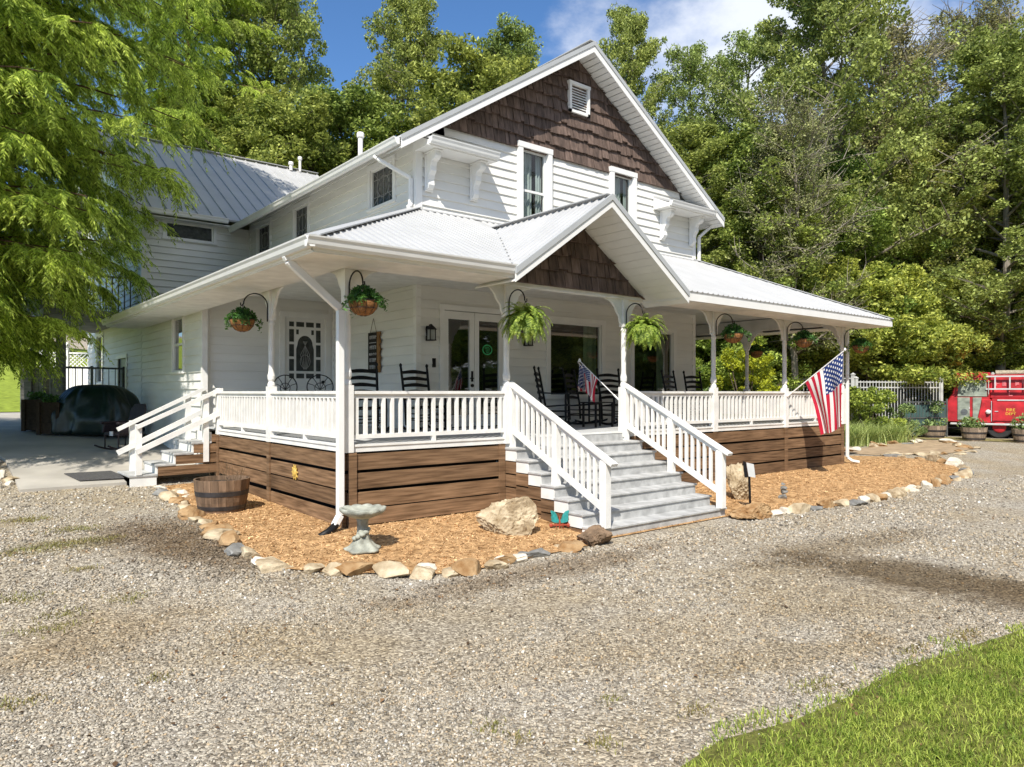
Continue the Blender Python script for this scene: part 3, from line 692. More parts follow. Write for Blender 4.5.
# main roof and back wing roof
MS = .649; AP = 9.93; RX0, RX1, RYF = 2.27, 12.43, 2.42; ZR = AP-MS*(7.35-RX0)
mr_ = MB()
roof_plane(mr_, [(RX0,RYF,ZR), (7.35,RYF,AP), (7.35,18,AP), (RX0,13.0,ZR)], (1,0,MS), .3, .025, .03, .06)
roof_plane(mr_, [(RX1,RYF,ZR), (7.35,RYF,AP), (7.35,23,AP), (RX1,23,ZR)], (-1,0,MS), .3, .025, .03, .06)
main_roof = mr_.build('main_roof', M['roof'], house)
cp = MB(); cap(cp, (7.35,RYF-.03,AP), (7.35,20,AP), .24, .035); cp.build('ridge_cap', M['roof'], main_roof)
rake(7.35, 7.35-RX0, RYF, HY0, AP+.02, MS, main_roof, 40, .15)
fa = MB()
fa.prism([(RX0+.01,HY0-.3,ZR-.12),(HX0+.01,HY0-.3,ZR-.12+MS*.65),(HX0+.01,HY0-.3,ZR-.10+MS*.65),(RX0+.01,HY0-.3,ZR-.10)], (0,9.4,0)); fa.build('soffit', M['trim'], main_roof)
fa = MB(); fa.prism([(RX1-.01,HY0-.3,ZR-.12),(HX1-.01,HY0-.3,ZR-.12+MS*.63),(HX1-.01,HY0-.3,ZR-.10+MS*.63),(RX1-.01,HY0-.3,ZR-.10)], (0,17,0)); fa.build('soffit', M['trim'], main_roof)
def gutter(name, p0, p1, out, parent=house):
    """moulded white gutter along a level eave; out = outward direction"""
    p0 = Vector(p0); p1 = Vector(p1); o = Vector(out); z = Vector((0,0,1))
    mb = MB(); mb.prism([p0, p0-z*.13+o*0, p0-z*.135+o*.06, p0-z*.10+o*.085, p0-z*.05+o*.10, p0-z*.02+o*.12, p0+z*.0+o*.125, p0-z*.012+o*.11, p0-z*.012], p1-p0)
    return mb.build(name, M['trim'], parent)
gutter('gutter', (RX0-.0, RYF+.03, ZR+.0), (RX0, 12.02, ZR+.0), (-1,0,0)); gutter('gutter', (RX1, RYF+.03, ZR), (RX1, 20, ZR), (1,0,0))
gutter('gutter', (-.9,-.98,ZE), (-.9,12.35,ZE), (-1,0,0)); gutter('gutter', (-1.0,-.9,ZE), (PE0+.05,-.9,ZE), (0,-1,0))
fa = MB()
fa.box(-.9,-.9,3.62,-.87,12.3,3.735); fa.box(-.9,-.898,3.62,PE0+.1,-.87,3.735); fa.box(PE1-.1,-.905,3.60,15.14,-.87,3.735); fa.box(15.1,-.87,3.60,15.14,9,3.735)
fa.build('fascia', M['trim'], porch_roof)
fa = MB()
fa.box(-.88,-.88,3.60,PE0+.1,-.08,3.62); fa.box(PE1-.1,-.88,3.60,15.1,-.08,3.62); fa.box(-.88,-.08,3.60,-.08,12.3,3.62); fa.box(14.35,-.08,3.60,15.1,9,3.62)
fa.box(.08,.08,4.0,14.2,HY0-.03,4.02); fa.box(.08,HY0-.03,4.0,HX0-.03,6.66,4.02); fa.box(HX1+.04,HY0-.03,4.0,14.2,9,4.02)
fa.build('porch_ceiling', M['trim_old'], porch_roof)
fa = MB(); fa.box(-.08,-.08,3.66,2.4,.079,3.98); fa.box(2.4,-.08,3.64,6.18,.079,3.70); fa.box(2.4,-.03,3.70,6.18,.079,3.98); fa.box(6.18,-.08,3.66,14.35,.079,3.98) ; fa.box(-.08,.08,3.66,.08,6.6,3.98); fa.box(14.19,.08,3.66,14.35,9,3.98)
fa.build('porch_beam', M['trim_old'], porch_roof)
# back wing roof
ZB = 6.87; RB = (17.7, 10.5); BSL = (RB[1]-ZB)/(RB[0]-12.0)
br = MB()
roof_plane(br, [(-.45,12.0,ZB), (7.4,12.0,ZB), (7.4,RB[0],RB[1]), (-.45,RB[0],RB[1])], (0,1,BSL), .40, .022, .035, .06)
roof_plane(br, [(-.45,23.4,ZB), (7.4,23.4,ZB), (7.4,RB[0],RB[1]), (-.45,RB[0],RB[1])], (0,-1,BSL), .40, .022, .035, .06)
wing_roof = br.build('wing_roof', M['roof'], house)
cp = MB(); cap(cp, (-.48,RB[0],RB[1]), (7.4,RB[0],RB[1]), .24, .04)
cp.build('ridge_cap', M['roof'], wing_roof)
fa = MB(); fa.prism([(0,12.45,6.7),(0,22.9,6.7),(0,RB[0],RB[1]-.15)], (.1,0,0)); fa.build('wall', M['siding'], house)
fa = MB(); fa.box(-.43,12.04,6.68,HX0-.5,12.4,6.70); fa.box(-.43,12.40,6.68,0,23,6.70)
for s in (-1, 1):
    a = Vector((-.46, RB[0], RB[1]-.12)); b = Vector((-.46, RB[0]+s*5.7, ZB-.12)); fa.prism([a+Vector((0,0,.08)), b+Vector((0,0,.08)), b-Vector((0,0,.1)), a-Vector((0,0,.1))], (.03,0,0))
fa.build('fascia', M['trim'], wing_roof); gutter('gutter', (-.45,12.0,ZB), (RX0-.12,12.0,ZB), (0,-1,0))
for (x, y, z, h, r) in ((3.9,7.2,7.6,.74,.06),(6.65,17.6,10.45,.5,.05),(6.25,17.5,10.4,.25,.06)):
    p = MB(); p.lathe(x, y, [(z,r),(z+h,r)], 14); p.lathe(x, y, [(z+h-.04,r+.03),(z+h+.03,r+.035),(z+h+.08,r+.02)], 14); p.build('vent_pipe', M['whitelet'], house, smooth=False)
# corner pent roofs under the gable, with corbels
for (xa, xb, corb) in ((2.86, 4.5, (3.17, 4.27)), (10.05, 11.92, (10.38, 11.62))):
    pn = MB(); roof_plane(pn, [(xa,2.36,6.76), (xb,2.36,6.76), (xb,HY0-.03,6.98), (xa,HY0-.03,6.98)], (0,1,.40), .165, .024, .018)
    p = pn.build('pent_roof', M['roof'], house)
    f2 = MB(); f2.box(xa,2.40,6.62,xb,HY0-.03,6.64); f2.box(xa,2.37,6.60,xb,2.395,6.71)
    for q in (xa, xb): f2.prism([(q,2.40,6.64),(q,HY0-.03,6.64),(q,HY0-.03,6.93),(q,2.40,6.71)], (.02 if q == xa else -.02,0,0))
    f2.build('fascia', M['trim'], p); gutter('gutter', (xa,2.37,6.76), (xb,2.37,6.76), (0,-1,0), p)
    for cx in corb:
        c = MB(); y = HY0-.03
        prof = [(0,6.62),(-.36,6.62),(-.38,6.50),(-.33,6.44),(-.24,6.42),(-.20,6.34),(-.21,6.24),(-.15,6.17),(-.12,6.08),(-.14,5.98),(-.09,5.90),(-.02,5.88),(0,5.88)]
        c.prism([(cx-.07, y+a, b) for a, b in prof], (.14,0,0)); c.box(cx-.1, y-.4, 6.585, cx+.1, y, 6.619); c.box(cx-.09, y-.05, 5.86, cx+.09, y, 6.58)
        c.build('corbel', M['trim'], p, bevel=.008)
bl = MB(); bl.box(-2.2,13.2,3.95,-.04,19.5,4.12); balc = bl.build('balcony', M['fence_grey'], house)
bl = MB()
for k in range(44):
    y = 13.25+k*.142; bl.box(-2.19,y,4.12,-2.16,y+.03,5.05)
for k in range(14): bl.box(-2.1+k*.15,13.21,4.12,-2.07+k*.15,13.24,5.05)
bl.box(-2.22,13.2,5.051,-2.13,19.5,5.10); bl.box(-2.129,13.19,5.051,-.05,13.27,5.10); bl.build('balcony_railing', M['fence_grey'], balc)
for y in (13.3, 16.3, 19.3):
    bl = MB(); bl.box(-2.2,y,.3,-2.06,y+.14,3.949); bl.build('balcony_post', M['fence_grey'], balc)
# downspouts
def downspout(pts, w=.075, elbow=None):
    mb = MB()
    for a, b in zip(pts, pts[1:]): mb.beam(a, b, w, w*.8, (0,1,0) if abs(Vector(b).z-Vector(a).z) > .5 else (0,0,1))
    o = mb.build('downspout', M['trim'], house, bevel=.01)
    if elbow:
        e = MB(); e.tube(elbow, [.05,.055,.06], 10); e.build('splash_elbow', M['black'], o, smooth=True)
downspout([(-.93,-.12,3.66), (-.90,-.12,3.60), (-.16,-.12,3.02), (-.16,-.12,.20), (-.25,-.13,.06)], .10, [(-.22,-.13,.08),(-.34,-.16,.0),(-.50,-.2,-.06)])
downspout([(2.22,3.35,6.50), (2.26,3.3,6.44), (2.83,3.0,6.10), (2.83,3.0,5.58), (2.74,2.88,5.50), (2.66,2.8,5.46)], .085)
downspout([(12.42,2.72,6.62), (12.35,2.74,6.5), (11.92,2.84,6.15), (11.92,2.84,5.4)], .085)
downspout([(14.42,-.06,3.5), (14.42,-.06,.15), (14.5,-.14,.06), (14.72,-.22,.02)], .085)

# ---- porch deck, skirt, posts, railings, stairs
d = MB()
def boards_y(x0, x1, y0, y1, w=.14):
    y = y0
    while y < y1-.01:
        d.box(x0, y+.003, DECK-.03, x1, min(y+w, y1)-.003, DECK); y += w
boards_y(0, 14.25, 0, HY0-.03); boards_y(0, HX0-.03, HY0, 6.67); boards_y(HX1+.05, 14.25, HY0, 9)
d.build('porch_deck', M['deck'], house)
d = MB()
d.box(-.03,-.03,1.04,14.28,0,DECK-.004); d.box(-.03,0,1.04,0,5.7,DECK-.004); d.box(14.25,0,1.04,14.28,9,DECK-.004)
d.box(-.045,-.045,DECK-.034,14.29,-.031,DECK-.002); d.box(-.045,-.031,DECK-.034,-.031,5.7,DECK-.002)
d.build('deck_fascia', M['trim_old'], house)
def skirt(ax, c, u0, u1, vert, sgn=1, rows=5):
    s = MB(); rr = random.Random(int(u0*10)+5); ztop = 1.03; hgt = .245
    vs = sorted(vert)
    for i in range(rows):
        z1 = ztop-i*(hgt+.018+rr.uniform(-.004,.012)); z0 = z1-hgt+.0
        for a, b in zip(vs, vs[1:]):
            if b-a < .3: continue
            jz = rr.uniform(-.006,.006)
            n = 2 if b-a > 3.2 else 1
            for q in range(n):
                aa = a+(b-a)*q/n+.002; bb = a+(b-a)*(q+1)/n-.002
                bx(s, ax, c, aa, sgn*.006, z0+jz, bb, sgn*.034, z1+jz-.022)
    o = s.build('porch_skirt', M['wood'], house)
    for q in vs:
        p = MB(); lo = q if q == u0 else q-.06; hi = q if q == u1 else q+.06
        if q == u0: hi = q+.12
        if q == u1: lo = q-.12
        bx(p, ax, c, lo, sgn*.036, -.35, hi, sgn*.062, 1.035); p.build('skirt_post', M['wood'], o)
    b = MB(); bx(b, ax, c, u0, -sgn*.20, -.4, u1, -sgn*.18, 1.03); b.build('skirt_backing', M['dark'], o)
    return o
skirt('y', 0, 0, 2.78, [0, 2.78]); skirt('y', 0, 5.86, 14.25, [5.86, 8.55, 11.4, 14.25]); skirt('x', 0, 0.0, 5.7, [0.0, 2.85, 5.7]); skirt('x', 14.25, 0, 9, [0,2.85,5.7,9], -1)
def post(x, y, dirs, top=3.66, base=True):
    p = MB(); k = .07
    p.box(x-k, y-k, 1.04, x+k, y+k, 1.98); p.lathe(x, y, [(1.98,.062),(2.0,.068),(2.03,.062),(2.06,.045),(2.1,.062),(2.16,.066),(2.22,.05),(2.3,.046),(2.7,.052),(3.0,.047),(3.05,.06),(3.09,.045),(3.12,.06)], 14)
    p.box(x-.06, y-.06, 3.12, x+.06, y+.06, top)
    o = p.build('porch_post', M['trim_old'], house)
    for (dx, dy) in dirs:
        b = MB(); prof = [(.06,top),(.50,top),(.50,top-.045),(.40,top-.07),(.33,top-.10),(.26,top-.17),(.22,top-.25),(.17,top-.31),(.13,top-.36),(.12,top-.45),(.06,top-.52)]
        sx, sy = -dy*.022, dx*.022
        b.prism([(x+dx*a-sx, y+dy*a-sy, z) for a, z in prof], (2*sx, 2*sy, 0)); b.build('bracket', M['trim_old'], o)
    return o
PXS = (.0, 2.85, 5.7, 8.55, 11.4, 14.25)
for i, x in enumerate(PXS):
    dirs = [(1,0)] if i == 0 else [(-1,0)] if i == 5 else [(-1,0),(1,0)]
    if i in (0, 5): dirs.append((0,1))
    post(x, 0, dirs)
post(0, 2.85, [(0,-1),(0,1)]); post(14.25, 2.85, [(0,-1),(0,1)]); post(14.25, 5.7, [(0,-1),(0,1)])
def railing(p0, p1, ztop=1.90, zb=1.255, sp=.142, m='trim_old'):
    p0 = Vector((*p0, 0)); p1 = Vector((*p1, 0)); L = (p1-p0).length; d = (p1-p0)/L; mb = MB()
    up = Vector((0,0,1))
    mb.beam(p0+up*(ztop-.022), p1+up*(ztop-.022), .105, .044); mb.beam(p0+up*(ztop-.075), p1+up*(ztop-.075), .045, .06)
    mb.beam(p0+up*zb, p1+up*zb, .06, .06)
    n = max(2, int(L/sp)); s = L/n
    for i in range(n):
        c = p0+d*(s*(i+.5)); mb.beam(c+up*(zb+.03), c+up*(ztop-.1), .048, .048, d)
    for i in range(max(1, int(L/1.4))):
        c = p0+d*(L*(i+.5)/max(1, int(L/1.4))); mb.beam(c+up*DECK, c+up*(zb-.03), .06, .06, d)
    return mb.build('railing', M[m], house)
railing((.07,0),(2.78,0)); railing((5.77,0),(8.48,0)); railing((8.62,0),(11.33,0)); railing((11.47,0),(14.18,0))
railing((0,.07),(0,2.78)); railing((0,2.92),(0,5.62)); railing((14.25,.07),(14.25,2.78)); railing((14.25,2.92),(14.25,5.63)); railing((14.25,5.77),(14.25,8.9))
mb = MB(); mb.box(-.06,5.62,1.0,.06,5.74,1.96); mb.build('newel_post', M['trim_old'], house, bevel=.006)
# front stairs
SX0, SX1 = 2.80, 5.84; RISE, RUN = .1715, .30
st = MB()
for k in range(1, 8):
    z = DECK-RISE*k; y1 = -RUN*(k-1)-.03; y0 = -RUN*k-.03
    st.box(SX0-.03, y0-.03, z-.035, SX1+.03, y1, z)
stairs = st.build('front_stairs', M['step'], house, bevel=.006)
st = MB()
for k in range(1, 9):
    z = DECK-RISE*k; y1 = -RUN*(k-1)-.03
    st.box(SX0, y1-.007, max(z, -.5) if k < 8 else -.3, SX1, y1+.013, z+RISE-.037)
st.build('riser', M['step'], stairs)
for xs in (SX0-.012, SX1-.012):
    st = MB(); sb = MB()
    for k in range(1, 8):
        z = DECK-RISE*k; y1 = -RUN*(k-1)-.03; y0 = -RUN*k-.03
        st.box(xs, y0+.001, z-.21, xs+.024, y1-.001, z-.037)
        zz = z-.215
        while zz > -.35:
            sb.box(xs+.002, y0+.004, zz-.20, xs+.022, y1+.004, zz-.012); zz -= .212
    st.build('stringer', M['trim_old'], stairs); sb.build('stair_skirt', M['wood'], stairs)
def stair_rail(x):
    mb = MB(); a = Vector((x, .03, DECK+.90)); b = Vector((x, -2.22, DECK-RISE*7-.02+.98)); d = b-a
    def zat(y, off): return a.z+(y-a.y)/(b.y-a.y)*(b.z-a.z)+off
    e = d.normalized()
    mb.beam(a, b+e*.12, .13, .045); mb.beam(a-Vector((0,0,.06)), b-Vector((0,0,.06)), .045, .08)
    mb.beam(Vector((x,-.06,zat(-.06,-.74))), Vector((x,-2.10,zat(-2.10,-.74))), .05, .09)
    y = -.2
    while y > -2.08:
        if abs(y+1.12) > .08: mb.beam((x,y,zat(y,-.70)), (x,y,zat(y,-.09)), .046, .046, (0,1,0))
        y -= .125
    o = mb.build('stair_railing', M['trim_old'], stairs)
    for (hx, ya, yb, zb, yc) in ((.06,-2.21,-2.09,DECK-RISE*7,-2.15),(.055,-1.175,-1.065,DECK-RISE*4-.25,-1.12),(.055,-.09,.02,DECK-.3,-.04)):
        n = MB(); n.box(x-hx,ya,zb,x+hx,yb,zat(yc,-.03))
        n.build('newel_post', M['trim_old'], o, bevel=.006)
stair_rail(2.93); stair_rail(5.71)
# side stairs
ss = MB(); tops = [(-1.62,-1.16,.32),(-1.16,-.84,.50),(-.84,-.51,.70),(-.51,-.17,.90)]
for (x0, x1, z) in tops: ss.box(x0-.02, 5.66, z-.04, x1+.02, 6.72, z)
side = ss.build('side_stairs', M['step'], house, bevel=.006)
ss = MB()
for (x0, x1, z) in tops + [(-.17,.0,1.12)]: ss.box(x0, 5.70, z-.25, x0+.025, 6.7, z-.042)
ss.box(-1.62,5.68,.0,-1.16,6.7,.279)
ss.build('riser', M['trim_old'], side)
ss = MB()
for (x0, x1, z) in tops[1:]:
    zz = z-.045
    while zz > -.1: ss.box(x0+.026, 5.675, zz-.175, .0, 5.70, zz); zz = -1
ss.box(-.17+.026, 5.675, .885, -.035, 5.70, 1.04)
ss.build('stair_skirt', M['wood'], side)
def side_rail(y, posts, x0, x1, zt0, zt1):
    mb = MB()
    for dz, h in ((0,.075),(-.46,.10)): mb.beam((x0,y,zt0+dz), (x1,y,zt1+dz), .05, h)
    o = mb.build('stair_railing', M['trim_old'], side)
    for (x, zb) in posts:
        n = MB(); n.box(x-.05,y+.026,zb,x+.05,y+.125,zt0+(zt1-zt0)*(x-x0)/(x1-x0)+.03); n.build('newel_post', M['trim_old'], o)
side_rail(5.62, ((-1.47,.32),(-.26,.50)), -1.52, .0, 1.22, 1.93); side_rail(6.50, ((-1.40,.32),(-.36,.90)), -1.68, -.05, 1.15, 1.96)
mb = MB(); mb.box(-.085,6.56,.5,.03,6.66,3.66); mb.build('porch_post', M['trim_old'], house)
# plant hooks on the posts
def hook(x, y, dx, dy):
    h = MB(); pts = []
    for i in range(15):
        a = math.pi*(i/14); pts.append((x+dx*(.07+.20*(1-math.cos(a))), y+dy*(.07+.20*(1-math.cos(a))), 3.35+.19*math.sin(a)))
    h.tube([(x+dx*.07, y+dy*.07, 3.08), (x+dx*.07, y+dy*.07, 3.25)]+pts, .011, 6)
    ex, ey = x+dx*.47, y+dy*.47
    h.tube([(ex,ey,3.35),(ex+dx*.02,ey+dy*.02,3.32),(ex+dx*.05,ey+dy*.05,3.33),(ex+dx*.05,ey+dy*.05,3.37)], .009, 6)
    h.build('plant_hook', M['iron'], house, smooth=True)
HOOKS = [(0,2.85,-1,0),(0,0,0,-1),(2.85,0,0,-1),(5.7,0,0,-1),(8.55,0,0,-1),(11.4,0,0,-1),(14.25,0,0,-1),(14.25,2.85,1,0)]
for q in HOOKS: hook(*q)

# ------------------------------------------------------------------ things on and round the porch
# wall lanterns
def lantern(x, label):
    r = empty('wall_lantern', (x, HY0-.02, 2.92)); tag(r, label, 'lantern', 'lanterns beside the front door')
    b = MB(); b.box(-.05,-.015,-.02,.05,.0,.28); b.tube([(0,-.01,.24),(0,-.07,.30),(0,-.12,.27)], .012, 6); b.build('bracket', M['black'], r)
    c = MB()
    for sx in (-1,1):
        for sy in (-1,1): c.box(sx*.062-.007, -.12+sy*.062-.007, 0, sx*.062+.007, -.12+sy*.062+.007, .2)
    c.box(-.075,-.195,-.02,.075,-.045,0); c._rings([[(-q,-.12-q,z),(q,-.12-q,z),(q,-.12+q,z),(-q,-.12+q,z)] for z, q in ((.2,.085),(.25,.05),(.29,.02),(.31,.012))])
    c.build('cage', M['black'], r)
    g2 = MB(); g2.box(-.054,-.174,.0,.054,-.066,.198); g2.build('lantern_glass', M['lampglass'], r)
lantern(3.17, 'black lantern on the wall left of the glass double front door')
lantern(5.70, 'black lantern on the wall between the front door and the picture window')
# hanging sign
sg = empty('hanging_sign', (HX0-.05, 4.56, 2.30)); tag(sg, 'narrow black sign with pale lettering and live edge wood, hung on the side wall', 'sign')
b = MB(); b.box(-.02,-.22,0,.0,.24,.86); b.build('sign_board', M['signboard'], sg)
b = MB(); pr_ = [(-.235+.02*math.sin(i*1.9)+.008*math.sin(i*4.1), i*.054) for i in range(17)]
b.prism([(-.03, y-.05, z) for y, z in pr_]+[(-.03,-.17,.864),(-.03,-.17,0)], (.028,0,0)); b.build('live_edge', M['slabwood'], sg)
b = MB(); rr = random.Random(4)
for row, (z, h) in enumerate(((.72,.075),(.635,.022),(.50,.08),(.37,.05),(.23,.08),(.08,.08))):
    y = .16 if h > .06 else .18
    while y > -.1:
        wd = rr.uniform(.028,.045)
        if h > .06 or row == 3:
            b.box(-.023,y-.007,z,-.0205,y,z+h); b.box(-.0232,y-wd+.01,z+(h-.012 if rr.random()<.5 else h*.45),-.0206,y-.007,z+(h if rr.random()<.5 else h*.45+.012))
            if rr.random() < .6: b.box(-.0231,y-wd+.012,z,-.0207,y-wd+.018,z+h)
        else: b.box(-.023,y-wd,z,-.0205,y,z+.012)
        y -= wd+.008
b.build('lettering', M['chalk'], sg)
b = MB(); b.tube([(-.01,.15,.86),(-.01,.02,1.16),(-.01,-.12,.86)], .006, 5); b.build('cord', M['twig'], sg)

# ladder back rocking chair, facing -Y in its own space
def make_rocker():
    r = empty('rocking_chair')
    s = MB(); s.prism([(-.25,-.27,.42),(.25,-.27,.42),(.22,.22,.38),(-.22,.22,.38)], (0,0,.03)); s.build('seat', M['black'], r)
    b = MB()
    for sx in (-1,1): b.tube([(sx*.23,.20,.10),(sx*.235,.22,.42),(sx*.245,.33,1.02),(sx*.247,.355,1.14)], [.019,.022,.021,.018], 8); b.lathe(sx*.248,.358,[(1.13,.014),(1.15,.025),(1.175,.025),(1.20,.006)], 8)
    for i in range(5):
        z = .54+i*.118; y = .245+(z-.42)*.18
        n = 9; top = [(-.235+.47*k/n, y, z+.045+.028*math.sin(math.pi*k/n)**1.5) for k in range(n+1)]; bot = [(-.235+.47*k/n, y, z-.005+.012*math.sin(math.pi*k/n)) for k in range(n+1)]
        b.prism(top+bot[::-1], (0,.016,0))
    b.build('backrest', M['black'], r)
    for sx in (-1,1):
        a = MB(); a.prism([(sx*.25-.03,.26,.66),(sx*.25-.04,-.10,.645),(sx*.25-.055,-.30,.65),(sx*.25+.055,-.30,.65),(sx*.25+.045,-.10,.645),(sx*.25+.03,.26,.66)], (0,0,.022)); a.build('armrest', M['black'], r)
        l = MB(); l.tube([(sx*.245,-.24,.06),(sx*.245,-.24,.40),(sx*.245,-.24,.65)], [.018,.024,.018], 8); l.build('leg', M['black'], r)
        k = MB(); P = []
        for i in range(13):
            q = -1+2*i/12; P.append((sx*.24, .02+.43*q, .02+.085*q*q))
        k.prism([(x, y, z+.02) for x, y, z in P]+[(x, y, z-.02) for x, y, z in P[::-1]], (.028,0,0)); k.build('rocker', M['black'], r)
    t = MB()
    for z in (.18,.29): t.tube([(-.245,-.24,z),(.245,-.24,z)], .011, 6)
    for sx in (-1,1):
        for z in (.2,.31): t.tube([(sx*.245,-.24,z),(sx*.232,.2,z)], .011, 6)
    t.tube([(-.23,.2,.22),(.23,.2,.22)], .011, 6); t.build('stretcher', M['black'], r)
    return r
ROCK = [((1.52,2.35),R(-14),'black ladder back rocking chair under the hanging sign, half hidden by the corner post'),
        ((2.72,2.30),R(0),'black ladder back rocking chair on the porch left of the double front door'),
        ((5.72,1.95),R(40),'black rocking chair at the stair top turned sideways, left of the small flag'),
        ((7.08,2.45),R(20),'black rocking chair in front of the picture window, small flag above its back'),
        ((7.45,1.75),R(-12),'black rocking chair behind the right stair rail at the head of the stairs'),
        ((9.75,1.75),R(10),'black rocking chair in front of the right hand picture window'),
        ((10.75,1.85),R(-6),'black rocking chair beside the house corner, behind the right railing'),
        ((12.9,4.1),R(30),'black rocking chair farthest along the right side porch')]
rk0 = make_rocker()
for i, ((x, y), rz, lab) in enumerate(ROCK):
    o = rk0 if i == 0 else copy_tree(rk0)
    o.scale = (1.18,1.1,1.07); o.location = (x, y, DECK); o.rotation_euler = (0,0,rz); tag(o, lab, 'rocking chair', 'black rocking chairs on the porch')
# small wooden side table between the chairs at the stairs
tb = empty('side_table', (6.40,1.35,DECK)); tag(tb, 'low black side table between the rocking chairs above the front stairs', 'table')
b = MB(); b.box(-.3,-.22,.5,.3,.22,.525); b.build('table_top', M['black'], tb)
for sx in (-1,1):
    for sy in (-1,1):
        b = MB(); b.box(sx*.25-.018,sy*.18-.018,0,sx*.25+.018,sy*.18+.018,.5); b.build('leg', M['black'], tb)
# bistro set
def make_bistro():
    r = empty('bistro_chair')
    s = MB(); s.lathe(0,0,[(.44,.19),(.455,.2),(.465,.19)], 20); s.build('seat', M['iron'], r)
    b = MB(); C = [(.24*math.cos(a), .2, .80+.24*math.sin(a)) for a in np.linspace(-.75, math.pi+.75, 26)]
    b.tube([(.2,.17,.0),(.19,.18,.44)]+C+[(-.19,.18,.44),(-.2,.17,0)], .011, 6)
    for a in np.linspace(.3, math.pi-.3, 5): b.tube([(0,.2,.74),(.14*math.cos(a),.2,.80+.14*math.sin(a)),(.235*math.cos(a),.2,.80+.235*math.sin(a))], .007, 5)
    b.tube([(.10*math.cos(a),.2,.78+.10*math.sin(a)) for a in np.linspace(0,6.283,18)], .007, 5); b.build('backrest', M['iron'], r)
    for sx in (-1,1):
        l = MB(); l.tube([(sx*.15,-.14,.44),(sx*.18,-.19,0)], .011, 6); l.build('leg', M['iron'], r)
    return r
b0 = make_bistro(); b0.location = (1.33,5.3,DECK); b0.rotation_euler = (0,0,R(8)); tag(b0, 'round backed black wire chair at the small table, nearer the side stairs', 'chair', 'wire bistro chairs')
b0.scale = (1.15,1.15,1.05); b1 = copy_tree(b0); b1.location = (1.8,4.75,DECK); b1.rotation_euler = (0,0,R(-8)); tag(b1, 'round backed black wire chair at the small table, nearer the corner post', 'chair', 'wire bistro chairs')
bt = empty('bistro_table', (1.35,4.5,DECK)); tag(bt, 'dark metal bistro table in front of the glazed side door', 'table')
b = MB(); b.lathe(0,0,[(.735,.42),(.75,.43),(.76,.42)], 28); b.build('table_top', M['iron'], bt)
b = MB(); b.lathe(0,0,[(.03,.03),(.735,.028)], 10)
for k in range(3):
    a = 2.09*k; b.tube([(0,0,.22),(.18*math.cos(a),.18*math.sin(a),.12),(.28*math.cos(a),.28*math.sin(a),.0)], .014, 6)
b.build('pedestal', M['iron'], bt)

# hanging baskets
M['fern'] = leaf_mat('boston_fern', (.15,.26,.03), .0, .45, .42, (.36,.45,.08), nscale=6)
M['basket_leaf'] = leaf_mat('basket_leaves', (.035,.12,.025), .0, .45, .3, (.09,.20,.04), nscale=8)
M['bloom'] = mat('pale_bloom', (.65,.45,.30), .8, .3)
def make_fern():
    r = empty('hanging_fern'); q = MB(); q.lathe(0,0,[(-.30,.10),(-.12,.14),(-.10,.145)], 14); q.build('pot', M['hoop'], r)
    co = []; qu = []; rr = random.Random(5)
    for i in range(170):
        a = rr.uniform(0, 6.283); ln = rr.uniform(.24,.52); el = rr.uniform(-.3,1.35); n = 26
        p = Vector((.05*math.cos(a), .05*math.sin(a), -.1)); d = Vector((math.cos(a)*math.cos(el), math.sin(a)*math.cos(el), math.sin(el)))
        for k in range(n):
            p2 = p+d*(ln/n); d = (d+Vector((0,0,-.075-.05*k/n))).normalized(); sd = d.cross(Vector((0,0,1))).normalized()
            wl = .055*math.sin(math.pi*min(1,(k+3)/(n+3)))+.006; up = sd.cross(d)
            for s in (-1,1):
                b = len(co); e = p+sd*s*wl+d*.012-up*.010
                co += [tuple(p-d*.006), tuple(p+d*.008), tuple(e+d*.006), tuple(e-d*.003)]; qu.append((b,b+1,b+2,b+3))
            p = p2
    fast_mesh('fronds', co, qu, M['fern'], r)
    q = MB()
    for k in range(3):
        a = 2.09*k; q.tube([(.14*math.cos(a),.14*math.sin(a),-.1),(0,0,.18)], .004, 4)
    q.build('hanger', M['iron'], r); return r
def make_basket():
    r = empty('hanging_basket'); q = MB(); n = 20
    q.lathe(0,0,[(-.235,.03),(-.225,.09),(-.19,.15),(-.13,.20),(-.05,.228),(0,.235),(0,.215),(-.05,.20)], n); q.build('coco_liner', M['coco'], r, smooth=True)
    q = MB()
    for z, rad in ((.0,.240),(-.12,.209)): q.tube([(rad*math.cos(a), rad*math.sin(a), z) for a in np.linspace(0,6.283,25)], .005, 5)
    for k in range(10):
        a = 6.283*k/10; q.tube([(rad*math.cos(a), rad*math.sin(a), z) for z, rad in ((.0,.240),(-.12,.209),(-.2,.14),(-.24,.03))], .004, 4)
    for k in range(3):
        a = 2.09*k+.3; q.tube([(.235*math.cos(a),.235*math.sin(a),0),(0,0,.30)], .004, 4)
    q.build('wire_frame', M['iron'], r)
    n = 1300; a = rng.uniform(0,6.283,n); lob = 1+.35*np.sin(a*3+1)+.25*np.sin(a*7); rad = np.sqrt(rng.uniform(0,1,n))*.27*lob; z = .02+.17*np.cos(np.clip(rad/.3,0,1)*1.4)*rng.uniform(.0,1.3,n)-.25*np.clip(rad-.2,0,1)*rng.uniform(0,5,n)
    P = np.stack([rad*np.cos(a), rad*np.sin(a), z], 1); nr, t, bt2 = rand_basis(n, .3); l = rng.uniform(.02,.05,n)[:,None]; w = l*.38
    V = np.stack([P-t*l, P+bt2*w, P+t*l, P-bt2*w], 1); fast_mesh('foliage', V.reshape(-1,3), np.arange(n*4).reshape(-1,4), M['basket_leaf'], r)
    return r
fern0 = make_fern(); bas0 = make_basket(); fu = bu = False
